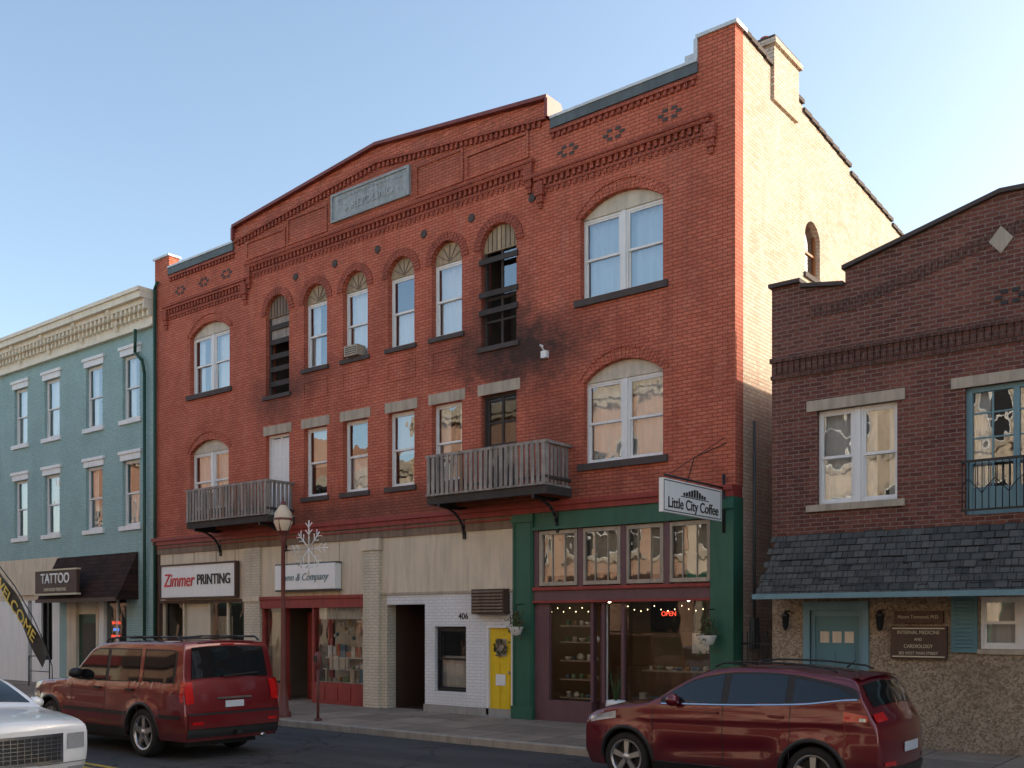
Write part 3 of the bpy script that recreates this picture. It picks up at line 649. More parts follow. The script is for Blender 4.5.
curtain(b,-20.55,-18.6,.22,2.2,2.5,curt); b.box(-20.5,-18.6,.75,.78,.5,2.5,shade); curtain(b,-27.5,-26.6,.3,.5,1.7,curt); curtain(b,-25.2,-24.5,.35,.5,2.3,shade); b.box(-24.3,-23.6,.4,.42,.6,1.5,GOODS[4])
for k in range(9): b.box(-25.2+k*.19,-25.05+k*.19,.22,.24,.6+R.uniform(0,.2),1.0+R.uniform(0,.5),R.choice(GOODS))
curtain(b,-22.6,-21.85,.3,.5,2.4,shade)
b.obj('shop_display',mb)
b=B()
for p in ((-12.3,1.6,2.6),(-11.2,2.0,2.7),(-10.2,1.4,2.6),(-9.5,2.2,2.7)):
    b.lathe([(0,-.05),(.04,-.03),(.05,0),(.03,.04),(0,.05)],p,pend,10); b.cyl((p[0],p[1],p[2]+.05),(p[0],p[1],4.15),.008,black,n=5); b.lathe([(.05,.05),(.13,-.02)],p,black,12)
b.obj('pendant_lamps',mb)
b=B()
pts=[]
for k in range(10): pts.append((-10.93,.14,.6+k*.2))
for k in range(13): pts.append((-10.9+k*.155,.14,2.44-.1*math.sin(math.pi*(k%4)/4)))
for k in range(8): pts.append((-13.0+k*.16,.15,2.42-.08*(k%2)))
for k in range(9): pts.append((-11.78,.15,.6+k*.2)); pts.append((-9.05,.14,.6+k*.2))
for p in pts: b.lathe([(0,-.015),(.011,0),(0,.015)],p,bulb,6)
b.obj('string_lights')
b=B(); b.box(-14.56,-14.48,-.02,.12,0,2.05,white); b.box(-13.83,-13.755,-.02,.12,0,2.05,white); b.box(-14.48,-13.83,-.02,.12,1.99,2.05,white)
b.box(-14.48,-13.83,.04,.09,0.03,1.99,yellow)
for (x0,x1,z0,z1) in ((-14.4,-14.19,.15,.85),(-14.12,-13.91,.15,.85),(-14.4,-14.19,.95,1.2),(-14.12,-13.91,.95,1.2)):
    b.box(x0,x1,.025,.039,z0,z1,yellow)
b.cyl((-13.9,.03,1.0),(-13.9,-.02,1.0),.03,lint); b.box(-14.3,-14.0,.03,.039,1.35,1.75,lint)
b.box(-14.3,-14.02,.015,.03,.7,.95,signw); b.box(-14.58,-13.74,-.15,.1,0,.03,concrete)
b.obj('yellow_door',mb,bevel=.004)
def ringfol(name,c,Rr,r,m,n=160,axis='y'):
    b=B()
    for k in range(n):
        t=R.uniform(0,2*math.pi); q=R.gauss(0,r); s=.035
        p=Vector((c[0]+math.cos(t)*(Rr+q),c[1]-abs(R.gauss(0,.02)),c[2]+math.sin(t)*(Rr+q)))
        d=Vector((R.uniform(-1,1),R.uniform(-1,.3),R.uniform(-1,1))).normalized()*s; e=Vector((R.uniform(-1,1),R.uniform(-1,1),R.uniform(-1,1))).normalized()*s*.5
        b.face([p-d,p+e,p+d,p-e],m)
    return b.obj(name)
ringfol('door_wreath',(-14.15,.0,1.55),.15,.03,leaf)
text('house_number','406',.2,(-15.25,-.004,2.25),FR,signblk,mb,.004)
def basket(x,y,z):
    b=B(); b.lathe([(0,-.18),(.1,-.15),(.16,0),(.17,.02)],(x,y,z),signw,14)
    for k in range(3):
        t=k*2.09; b.cyl((x+.16*math.cos(t),y+.16*math.sin(t),z+.02),(x,y,z+.5),.004,black,n=5)
    b.tube([(x,y,z+.5),(x,0,z+.52)],.012,black,6)
    for k in range(260):
        t=R.uniform(0,6.28); r=abs(R.gauss(0,.11)); p=Vector((x+math.cos(t)*r,y+math.sin(t)*r,z+.04+R.uniform(-.1,.3)*(1 if r<.15 else -1.3)))
        d=Vector((R.uniform(-1,1),R.uniform(-1,1),R.uniform(-1,1))).normalized()*.04; e=d.orthogonal().normalized()*.015
        b.face([p-d,p+e,p+d,p-e],leaf if k%3 else leafg)
    b.obj('hanging_basket')
basket(-13.45,-.32,2.0); basket(-8.85,-.32,1.85)
b=B(); b.lathe([(.16,0),(.12,.05),(.05,.12),(.08,.25),(.17,.45),(.2,.55),(.15,.56),(0,.5)],(-10.85,-.4,0),signw,16)
for k in range(12):
    t=R.uniform(0,6.28); b.cyl((-10.85,-.4,.5),(-10.85+.15*math.cos(t),-.4+.15*math.sin(t),R.uniform(.8,1.2)),.01,leafg,r1=.003,n=4)
b.obj('urn_planter')
e=empty('shop_sign',(-25.55,-.1,3.3))
b=B(); b.box(-27.4,-23.7,-.14,-.04,2.86,3.82,signw)
for (x0,x1,z0,z1) in ((-27.45,-23.65,2.82,2.87),(-27.45,-23.65,3.81,3.86),(-27.45,-27.395,2.87,3.81),(-23.705,-23.65,2.87,3.81)): b.box(x0,x1,-.17,-.035,z0,z1,brownp)
b.obj('sign_board',e)
text('lettering_zimmer','Zimmer',.56,(-26.47,-.15,3.36),FR,signred,e,.01,sx=.85,shear=.2,bold=.001); text('lettering_printing','PRINTING',.42,(-24.72,-.15,3.36),FR,signblk,e,.01,sx=.86)
e=empty('shop_sign',(-20.6,-.1,3.3))
b=B(); b.box(-21.81,-19.4,-.24,-.02,2.98,3.64,signw); b.box(-21.85,-19.36,-.2,-.03,2.94,2.98,tealmet); b.box(-21.85,-19.36,-.2,-.03,3.64,3.68,tealmet)
b.obj('sign_board',e,bevel=.01); text('lettering','Lynn & Company',.28,(-20.6,-.25,3.3),FR,doorblue,e,.006,sx=.95,shear=.4,bold=-.003)
e=empty('hanging_shop_sign',(-8.64,-1.3,4.3))
b=B(); b.box(-8.68,-8.60,-2.42,-.25,4.0,4.58,signw)
for (y0,y1,z0,z1) in ((-2.39,-.28,4.025,4.04),(-2.39,-.28,4.54,4.555),(-2.39,-2.375,4.04,4.54),(-.295,-.28,4.04,4.54)): b.box(-8.683,-8.597,y0,y1,z0,z1,black)
b.tube([(-8.64,-2.3,4.64),(-8.64,-.09,4.64)],.02,black); b.tube([(-8.64,-2.2,4.64),(-8.6,-.09,5.6)],.006,black,5); b.tube([(-8.64,-.09,3.8),(-8.64,-.09,4.9)],.03,black)
for yy in (-2.1,-.6): b.cyl((-8.64,yy,4.57),(-8.64,yy,4.66),.012,black)
b.obj('sign_body',e)
text('lettering','Little City Coffee',.26,(-8.594,-1.33,4.17),SR,signblk,e,.004,sx=1.02,bold=.002)
b=B()
for k in range(9):
    yy=-1.72+k*.095; hh=.05+.11*math.exp(-((k-4)/2.4)**2)*R.uniform(.7,1.1); b.box(-8.599,-8.595,yy,yy+.07,4.335,4.335+hh,signblk)
b.box(-8.599,-8.5955,-1.8,-.78,4.31,4.325,signblk)
b.obj('emblem',e)
e=empty('neon_open_sign',(-9.95,.14,2.25)); text('lettering','OPEN',.13,(-9.95,.14,2.28),FR,neonr,e,.004,bold=0)
b=B(); x=-8.42
while x<-7.72: b.cyl((x,.25,0),(x,.25,1.95),.012,black,r1=.008,n=6); x+=.1
b.box(-8.44,-7.73,.235,.265,1.7,1.73,black); b.box(-8.44,-7.73,.235,.265,.2,.23,black); b.obj('iron_gate')
b=B(); b.box(XR,XR+.1,.6,.85,1.6,2.2,tealmet); b.tube([(XR+.05,.72,2.2),(XR+.05,.72,6.0)],.03,tealmet); b.obj('side_conduit',mb)
# ------------------------------------------------------------------ BLUE BUILDING
bl=empty('blue_brick_building',(-34,0,0)); X0,X1=-46.0,-28.02
hs=[];wx=[(-44.3,-43.3),(-42.0,-41.0),(-39.6,-38.6),(-37.26,-36.26),(-35.0,-33.93),(-32.15,-31.1),(-29.87,-28.87)]
for a,c_ in wx: hs+= [hole(a,c_,8.6,10.65),hole(a,c_,5.2,7.3)]
wall('front_wall',[(X0,4.4),(X1,4.4),(X1,11.8),(X0,11.8)],hs,0.02,.34,B_BLUE,bl)
for a,c_ in wx:
    window(bl,a,c_,8.6,10.65,y=.12,c=R.choice(['half','sides','full'])); window(bl,a,c_,5.2,7.3,y=.12,c=R.choice(['half','sides','full']))
b=B()
for a,c_ in wx:
    for z0,z1 in ((8.6,10.65),(5.2,7.3)):
        b.box(a-.14,c_+.14,-.05,.2,z0-.14,z0-.002,white); b.box(a-.1,c_+.1,-.02,.1,z1+.002,z1+.2,white); b.box(a-.16,c_+.16,-.06,.1,z1+.2,z1+.3,white)
creamc=M('cornice_cream',(.82,.76,.62),.7,.1,2,.15,30,streak=.25)
b.box(X0,X1,-.06,.3,11.35,11.8,creamc); b.box(X0,X1,-.12,.3,11.3,11.36,creamc); b.box(X0,X1,-.35,.3,11.95,12.1,creamc); b.box(X0,X1,-.25,.3,11.8,11.95,creamc)
b.box(X0,X1+.02,-.5,.3,12.1,12.3,creamc); b.box(X0,X1+.03,-.56,.3,12.3,12.42,creamc)
x=X0+.2
while x<X1: b.box(x,x+.1,-.34,-.25,11.8,11.945,creamc); b.box(x,x+.1,-.2,-.06,11.62,11.799,creamc); x+=.26
x=X0+.5
while x<X1:
    b.prism([(-.061,11.42),(-.061,12.09),(-.44,12.09),(-.4,11.98),(-.2,11.8),(-.12,11.5)],x,x+.16,creamc,'x'); x+=2.2
b.obj('cornice_and_trim',bl)
b2=B(); b2.box(X0,X1-.0,1.4,12,-.1,12.0,B_BLUE); b2.obj('building_body',bl)
b=B()
b.box(X0,-33.9,0,.3,2.9,4.398,cream); b.box(-33.9,X1,0,.3,2.9,4.398,B_BLUE)
b.box(X0,-36.2,0,.3,0,2.9,white); b.box(-35.9,-35.2,0,.3,0,2.9,white); b.box(-34.4,-33.9,0,.3,0,2.9,white); b.box(-35.2,-34.4,0,.3,0,.8,white); b.box(-33.9,-33.4,0,.3,0,2.9,B_BLUE); b.box(-32.3,-31.2,0,.3,0,.75,white); b.box(-29.6,X1,0,.3,0,2.9,B_BLUE)
b.box(-31.3,-31.0,0,.3,0,2.9,white); b.box(-31.0,-29.6,0,.3,0,.9,white); b.box(-33.4,-32.9,0,.3,0,2.9,cream)
b.box(-32.9,-32.75,-.02,.2,0,2.9,cream); b.box(-31.45,-31.3,-.02,.2,0,2.9,cream)
b.box(-32.75,-31.45,.1,.15,.0,2.4,dgreen); b.box(-32.5,-31.7,.085,.099,.9,2.1,room); b.box(-32.75,-31.45,.1,.15,2.4,2.9,creamc)
b.face([(-31,.12,.9),(-29.6,.12,.9),(-29.6,.12,2.9),(-31,.12,2.9)],glass_shop); b.box(-30.35,-30.28,.08,.16,.9,2.9,white)
b.face([(-36.2,.12,0),(-35.9,.12,0),(-35.9,.12,2.9),(-36.2,.12,2.9)],glass_shop); b.face([(-35.2,.12,.8),(-34.4,.12,.8),(-34.4,.12,2.9),(-35.2,.12,2.9)],glass_shop)
for x in (-35.2,-34.46,-34.85): b.box(x,x+.06,.06,.15,.8,2.9,black)
roombox(b,-37,-29,.3,1.38,0,2.9,room)
b.tube([(-28.4,-.1,.1),(-28.4,-.1,9.9),(-28.5,-.12,10.3),(-28.9,-.12,10.6),(-28.75,-.2,11.3)],.05,dgreen)
b.obj('ground_floor',bl)
b=B()
x0,x1=-34.0,-28.9
b.face([(x0,-.75,2.85),(x1,-.75,2.85),(x1,-.02,4.35),(x0,-.02,4.35)],shin_brown); b.face([(x1,-.75,2.85),(x1,-.001,2.85),(x1,-.02,4.35)],shin_brown); b.face([(x0,-.75,2.85),(x0,-.02,4.35),(x0,-.001,2.85)],shin_brown)
b.face([(x0,-.75,2.85),(x0,-.001,2.85),(x1,-.001,2.85),(x1,-.75,2.85)],brownp); b.box(x0-.02,x1+.02,-.79,-.752,2.78,2.9,brownp)
b.obj('shingled_awning',bl)
e=empty('tattoo_sign',(-32.3,-.9,3.5)); b=B(); b.box(-33.75,-31.0,-.92,-.82,3.05,3.85,brownp); b.box(-33.8,-30.95,-.95,-.8,3.02,3.08,goldl); b.box(-33.8,-30.95,-.95,-.8,3.83,3.88,goldl); b.obj('sign_board',e)
text('lettering','TATTOO',.46,(-32.38,-.93,3.56),FR,signw,e,.01); text('lettering_small','AND BODY PIERCING',.15,(-32.38,-.93,3.2),FR,goldl,e,.01)
e=empty('neon_window_sign',(-30.2,.1,2)); 
for k,(tx,m_) in enumerate((('TATTOO',neonr),('OPEN',neonb),('PIERCING',neonr))): text('lettering_%d'%k,tx,.13,(-30.4,.1,2.1-k*.22),FR,m_,e,.003,bold=-.003)
e=empty('shop_sign',(-36,-.05,3.5)); b=B(); b.box(-36.9,-34.4,-.08,-.002,3.1,3.9,cream); b.obj('sign_board',e)
b=B(); b.tube([(-32.2,-1.2,0),(-32.2,-1.2,1.0),(-33.6,-1.2,1.0),(-33.6,-1.2,0)],.02,black); b.tube([(-32.2,-1.2,.5),(-33.6,-1.2,.5)],.015,black)
b.obj('iron_handrail')
e=empty('feather_flag',(-29.2,-2.6,0)); b=B()
b.tube([(-29.2,-2.6,0),(-29.25,-2.6,.8),(-29.45,-2.6,1.2),(-30.4,-2.6,2.25),(-31.6,-2.6,3.25),(-33.0,-2.6,4.15),(-34.2,-2.6,4.6)],.016,black,6)
b.lathe([(0,.06),(.15,.05),(.2,0)],(-29.2,-2.6,0),black,12); b.obj('pole',e)
b=B(); dvec=Vector((-4.0,0,3.05)).normalized(); nv=Vector((-.61,0,-.79)); p0=Vector((-29.5,-2.61,1.22)); rows=[]
for j in range(5):
    rows.append([tuple(p0+dvec*(i*.25)+nv*(j*.15*(1-.02*i))+Vector((0,.03*math.sin(i*.8+j*.5),.25*math.sin(i*.16)))) for i in range(21)])
b.grid(rows,signblk); b.obj('banner',e)
t_=text('lettering','WELCOME',.5,(0,0,0),(0,0,0),signyel,None,.002)
ang=math.atan2(3.05,4.0)
Mx=Matrix.Translation(p0+dvec*2.3+nv*.3+Vector((0,-.05,.22)))@Euler((0,ang,0)).to_matrix().to_4x4()@Euler(FR).to_matrix().to_4x4()
for v in t_.data.vertices: v.co=Mx@Matrix.Diagonal((1.35,1,1,1))@v.co
attach(t_,e)
# ------------------------------------------------------------------ RIGHT OFFICE BUILDING
ob=empty('brick_office_building',(-3.5,0,0)); XA,XB=-7.72,2.2
outer=[(XA,3.3),(XB,3.3),(XB,8.2),(.3,8.2),(-1.0,8.3),(-2.6,8.86),(-3.86,8.93),(-6.36,8.27),(-6.36,8.0),(-7.2,8.12),(-7.2,8.22),(XA,8.22)]
wall('front_wall',outer,[hole(-6.87,-5.47,4.2,5.87),hole(-4.39,-2.9,3.85,5.92),hole(-1.6,-.2,4.2,5.87)],0,.32,B_OFF,ob)
b=B(); b.box(XA,XA+.3,.32,13,-.1,7.2,B_OFF); b.box(XB-.3,XB,.32,13,-.1,7.2,B_OFF); b.box(XA+.3,XB-.3,12.7,13,-.1,7.2,B_OFF); b.box(XA+.3,XB-.3,.32,12.7,6.9,7.1,roofm)
b.box(XA,XA+.3,.32,.9,7.2,8.1,B_OFF); b.obj('body_walls',ob)
b=B()
def cp2(x0,z0,x1,z1): b.prism([(x0,z0),(x1,z1),(x1,z1+.07),(x0,z0+.07)],-.08,.4,sillm)
cp2(-7.76,8.222,-7.16,8.222); cp2(-7.16,8.122,-6.38,8.002); cp2(-6.4,8.272,-3.86,8.932); cp2(-3.86,8.932,-2.6,8.862); cp2(-2.6,8.862,-1.0,8.302)
B_OFD=brick('office_trim_brick',(.08,.032,.026),(.17,.068,.048),(.17,.14,.12),w=.11,stain=.3)
for k in range(int((XB-XA)/.11)):
    x=XA+k*.11; b.box(x+.01,x+.095,-.03,-.001,6.62,6.84,B_OFD)
b.box(XA-.02,XB,-.06,-.001,6.842,6.93,B_OFD); b.box(XA-.01,XB,-.035,-.001,6.54,6.61,B_OFD)
b.box(-7.05,-5.34,-.03,.1,5.872,6.06,lint); b.box(-4.6,-2.7,-.03,.1,5.922,6.1,lint); b.box(-7.05,-5.34,-.06,.2,4.08,4.198,lint)
b.prism([(-3.85,7.98),(-3.67,8.2),(-3.85,8.42),(-4.03,8.2)],-.02,-.001,lint)
for k in range(36):
    xx=-7.0+k*.105; zz=7.55+max(0,(xx+6.3))*.262; b.box(xx,xx+.09,-.015,-.001,zz,zz+.2,B_OFD)
for dx,dz in ((-2,0),(2,0),(-1,1),(1,1),(-1,-1),(1,-1)): b.box(-3.72+dx*.085-.05,-3.72+dx*.085+.05,-.018,-.0007,7.28+dz*.085-.03,7.28+dz*.085+.03,signblk)
b.obj('trim',ob)
window(ob,-6.87,-5.47,4.2,5.87,y=.1,units=2,c=['full','sides']); window(ob,-1.6,-.2,4.2,5.87,y=.1,units=2,c='full')
tealf=M('teal_frame',(.16,.29,.33),.5,.1,3,.05,30,streak=.15)
b=B(); x0,x1,z0,z1=-4.39,-2.9,3.85,5.92
roombox(b,x0-.1,x1+.1,.3,1.3,3.8,6,room)
b.box(x0,x1,.08,.2,z1-.08,z1,tealf)
for k in range(3): xx=x0+(x1-x0-.09)*k/2; b.box(xx,xx+.09,.08,.2,z0,z1-.08,tealf)
for k in range(2):
    a=x0+.09+k*.7; 
    for q in range(1,4): b.box(a,a+.62,.11,.15,z0+.45+q*.4-.012,z0+.45+q*.4+.012,tealf)
    b.box(a+.29,a+.315,.111,.149,z0+.45,z1-.08,tealf); b.box(a,a+.62,.1,.16,z0,z0+.45,tealf)
    b.face([(a,.13,z0+.45),(a+.62,.13,z0+.45),(a+.62,.13,z1-.08),(a,.13,z1-.08)],glass); curtain(b,a,a+.25,.25,z0,z1,curt)
b.obj('balcony_window',ob)
b=B(); b.box(-4.42,-2.85,-.16,-.12,4.68,4.72,black); b.box(-4.42,-2.85,-.16,-.12,3.9,3.93,black)
x=-4.4
while x<-2.85: b.cyl((x,-.14,3.9),(x,-.14,4.7),.009,black,n=6); x+=.1
b.box(-4.42,-4.39,-.14,0,4.68,4.72,black); b.tube([(-4.4+.1*k,-.15,4.3+.12*math.sin(k*1.6)) for k in range(16)],.008,black,5); b.obj('juliet_railing',ob)
b=B(); x0,x1,zt,zb=-7.55,XB,3.66,2.58
b.face([(x0-.18,-.72,zb),(x1,-.72,zb),(x1,-.01,zt),(x0,-.01,zt)],shin_grey); b.face([(x0-.18,-.72,zb),(x0,-.01,zt),(x0-.05,0.0,zb)],shin_grey)
b.face([(x0-.18,-.72,zb),(x0-.05,0,zb),(x1,0,zb),(x1,-.72,zb)],brownp); b.box(x0-.2,x1,-.78,-.722,zb-.06,zb+.03,tealf)
n_=9
for k in range(n_):
    z=zb+.03+k*(zt-zb)/n_; x=x0-.15+(k%2)*.1
    while x<x1-.2:
        w_=R.uniform(.16,.24); zz=z+R.uniform(-.012,.012); y=-.72+.71*(zz-zb)/(zt-zb); b.obox((x+w_/2,y-.012,zz+.055),(w_/2-.004,0,0),(0,.006,.004),(0,.036,.055),shin_grey); x+=w_
b.obj('slate_awning',ob)
wall('ground_wall',[(XA,-.05),(XB,-.05),(XB,3.3),(XA,3.3)],[hole(-7.0,-6.07,-.03,2.33),hole(-4.17,-2.9,1.68,2.52)],.02,.3,pebm,ob)
b=B(); b.box(-7.0,-6.93,.06,.2,0,2.33,tealf); b.box(-6.14,-6.07,.06,.2,0,2.33,tealf); b.box(-6.93,-6.14,.06,.2,2.22,2.33,tealf); b.box(-6.93,-6.14,.1,.15,0,2.22,doorblue)
for k in range(3): b.box(-6.84+k*.22,-6.68+k*.22,.085,.099,1.75,1.95,cream)
for (a,c_) in ((.2,.85),(.95,1.6)):
    for k in range(2): b.box(-6.85+k*.35,-6.57+k*.35,.088,.099,a,c_,doorblue)
b.box(-7.12,-7.0,-.02,.05,0,2.45,tealf); b.box(-6.07,-5.95,-.02,.05,0,2.45,tealf); b.box(-7.12,-5.95,-.03,.05,2.33,2.48,tealf)
b.box(-7.1,-5.95,-.35,.05,0,.12,concrete)
b.obj('teal_door',ob)
b=B()
for (a,c_) in ((-4.6,-4.2),(-2.88,-2.5)):
    b.box(a,c_,-.03,.018,1.62,2.56,doorblue)
    for k in range(13): b.obox(((a+c_)/2,-.04,1.72+k*.062),((c_-a)/2-.05,0,0),(0,.012,.01),(0,-.002,.004),tealf)
b.box(-4.2,-2.88,-.03,.1,1.6,1.679,lint); b.obj('shutters',ob)
window(ob,-4.17,-2.9,1.68,2.52,y=.06,units=2,c='full')
e=empty('office_name_board',(-5.12,-.05,1.8)); b=B(); b.box(-5.56,-4.66,-.06,.018,1.5,2.05,brownp); b.box(-5.5,-4.72,-.06,.018,2.1,2.3,brownp); b.box(-5.53,-4.69,-.07,-.061,1.53,1.55,goldl); b.box(-5.53,-4.69,-.07,-.061,2.0,2.02,goldl); b.obj('sign_board',e)
for k,(tx,sz) in enumerate((('INTERNAL MEDICINE',.085),('AND',.07),('CARDIOLOGY',.085),('202 WEST MAIN STREET',.07))): text('lettering_%d'%k,tx,sz,(-5.11,-.065,1.94-k*.115),FR,goldl,e,.003,bold=0,sx=.85)
text('lettering_4','Miners Townsend, M.D.',.08,(-5.11,-.065,2.2),FR,goldl,e,.003,bold=0,sx=.85)
def lantern(x):
    b=B(); b.box(x-.03,x+.03,-.12,.018,2.3,2.33,black); b.lathe([(0,.2),(.04,.17),(.09,.1),(.07,.09),(.055,-.1),(.03,-.14),(0,-.16)],(x,-.13,2.12),black,6); b.obj('wall_lantern',ob)
lantern(-7.4); lantern(-5.72)
def simple(name,x0,x1,y0,y1,h,m,floors,face,wn,gcol):
    e=empty(name,((x0+x1)/2,y0,0)); s=face
    b=B(); b.box(x0,x1,y0,y1,-.1,h,m); yf=y1 if s>0 else y0
    def fb(xa,xb,d,za,zb,mm): b.box(xa,xb,yf+.001*s,yf+d*s,za,zb,mm)
    fb(x0,x1,.35,h-.6,h-.1,lint); fb(x0,x1,.2,h-.9,h-.602,lint); fb(x0,x1,.15,3.7,4.1,gcol)
    n=int((x1-x0)/wn)
    for f_ in range(floors):
        z0=5.0+f_*3.3
        if z0+2>h-1: break
        for k in range(n):
            cx=x0+(k+.5)*(x1-x0)/n
            fb(cx-.62,cx+.62,.03,z0-.1,z0+2.15,lint); fb(cx-.5,cx+.5,.04,z0,z0+1.95,white); fb(cx-.44,cx+.44,.05,z0+.06,z0+.95,signblk); fb(cx-.44,cx+.44,.05,z0+1.0,z0+1.9,signblk); fb(cx-.7,cx+.7,.12,z0-.2,z0-.1,lint)
    for k in range(int((x1-x0)/3.2)):
        cx=x0+(k+.5)*(x1-x0)/int((x1-x0)/3.2); fb(cx-1.3,cx+1.3,.05,.5,3.3,gcol); fb(cx-1.2,cx+1.2,.07,.6,3.2,signblk)
    b.obj('building_body',e)
simple('brick_building',-62,-46.1,0,12,10.5,B_ACR[0],2,-1,2.2,redp)
simple('brick_building',2.4,16,0,12,9.5,B_ACR[2],2,-1,2.4,greenp)
simple('brick_building',-20,-2,-32,-19.6,11.5,B_ACR[1],2,1,2.4,greenp)
simple('brick_building',-36,-20.1,-32,-19.6,12.8,B_ACR[0],3,1,2.2,brownp)
simple('brick_building',-50,-36.2,-32,-19.6,10.5,B_ACR[1],2,1,2.5,redp)
simple('brick_building',-72,-50.1,-32,-19.6,14.0,B_ACR[2],3,1,2.3,dgreen)
simple('brick_building',-1.5,14,-32,-19.6,9,B_ACR[0],1,1,2.3,dgreen)
# ------------------------------------------------------------------ street lamp
e=empty('street_lamp',(-17.98,-3.0,0)); b=B(); c=(-17.98,-3.0,0)
b.lathe([(.18,0),(.18,.1),(.13,.14),(.11,.45),(.085,.52),(.08,.65),(.065,.75),(.052,2.2),(.046,3.9),(.08,3.95),(.055,4.02),(.11,4.1),(.15,4.16)],c,lampred,18)
b.obj('post',e); b=B()
b.lathe([(.13,4.16),(.21,4.35),(.2,4.42)],c,lampglass,8); b.lathe([(.2,4.42),(.19,4.56),(.11,4.68),(.05,4.76)],c,lampglass,8); b.lathe([(.215,4.40),(.22,4.43),(.2,4.45)],c,lampred,8)
b.lathe([(.07,4.74),(.06,4.8),(.02,4.84),(.03,4.88),(0,4.93)],c,lampred,10)
for k in range(4):
    t=k*math.pi/2+.4; b.cyl((c[0]+.135*math.cos(t),c[1]+.135*math.sin(t),4.16),(c[0]+.205*math.cos(t),c[1]+.205*math.sin(t),4.42),.012,lampred,n=5)
b.obj('lantern',e)
b=B(); cc=Vector((-17.1,-3.0,3.72))
for k in range(8):
    t=k*math.pi/4; d=Vector((math.cos(t),0,math.sin(t))); L_=.62 if k%2==0 else .5; b.tube([cc,cc+d*L_],.014,signw,5)
    for q in (.5,.75):
        for sgn in (-1,1): b.tube([cc+d*L_*q,cc+d*L_*q+Vector((math.cos(t+sgn*.8),0,math.sin(t+sgn*.8)))*.15],.011,signw,5)
b.tube([(-17.98,-3.0,3.72),(-17.1,-3.0,3.72)],.014,black,5); b.obj('snowflake_decoration')
def meter(x):
    b=B(); b.cyl((x,-3.1,0),(x,-3.1,1.12),.03,lampred); b.cyl((x,-3.1,0),(x,-3.1,.05),.08,lampred)
    b.lathe([(0,.0),(.05,.02),(.07,.08),(.08,.2),(.075,.3),(.055,.36),(0,.39)],(x,-3.1,1.1),lampred,14); b.box(x-.045,x+.045,-3.19,-3.17,1.28,1.4,plasticd); b.obj('parking_meter')
meter(-16.68); meter(-24.5)
# ------------------------------------------------------------------ CARS
def pchip(pts):
    xs=[p[0] for p in pts]; ys=[p[1] for p in pts]; n=len(xs)
    h_=[xs[i+1]-xs[i] for i in range(n-1)]; d=[(ys[i+1]-ys[i])/h_[i] for i in range(n-1)]
    m=[d[0]]+[0 if d[i-1]*d[i]<=0 else 2*d[i-1]*d[i]/(d[i-1]+d[i]) for i in range(1,n-1)]+[d[-1]]
    def f(x):
        if x<=xs[0]: return ys[0]
        if x>=xs[-1]: return ys[-1]
        i=0
        while x>xs[i+1]: i+=1
        t=(x-xs[i])/h_[i]; a=h_[i]
        return ys[i]*(1+2*t)*(1-t)**2+m[i]*a*t*(1-t)**2+ys[i+1]*t*t*(3-2*t)+m[i+1]*a*t*t*(t-1)
    return f
tyre=M('tyre_rubber',(.02,.02,.021),.8,.2,8,.2,60,streak=0); alloy=M('alloy_wheel',(.55,.56,.58),.3,.05,5,0,metal=.9,streak=0)
chrome=M('chrome',(.75,.76,.78),.12,.02,5,0,metal=1,streak=0); tailm=M('tail_lamp_red',(.50,.008,.008),.15,.1,20,0,coat=1,streak=0); headm=M('head_lamp',(.55,.57,.6),.08,.25,30,0,metal=.5,coat=1,streak=0)
carglass,t=nt('car_glass'); finish(t,(.010,.012,.013,1),.03,0,.6,0)
trimb=M('black_trim',(.02,.02,.021),.5,.1,5,0,streak=0); platem=M('license_plate',(.55,.58,.62),.4,.1,30,0,streak=0); amber=M('amber_lens',(.6,.2,.01),.15,.1,20,0,coat=1,streak=0)
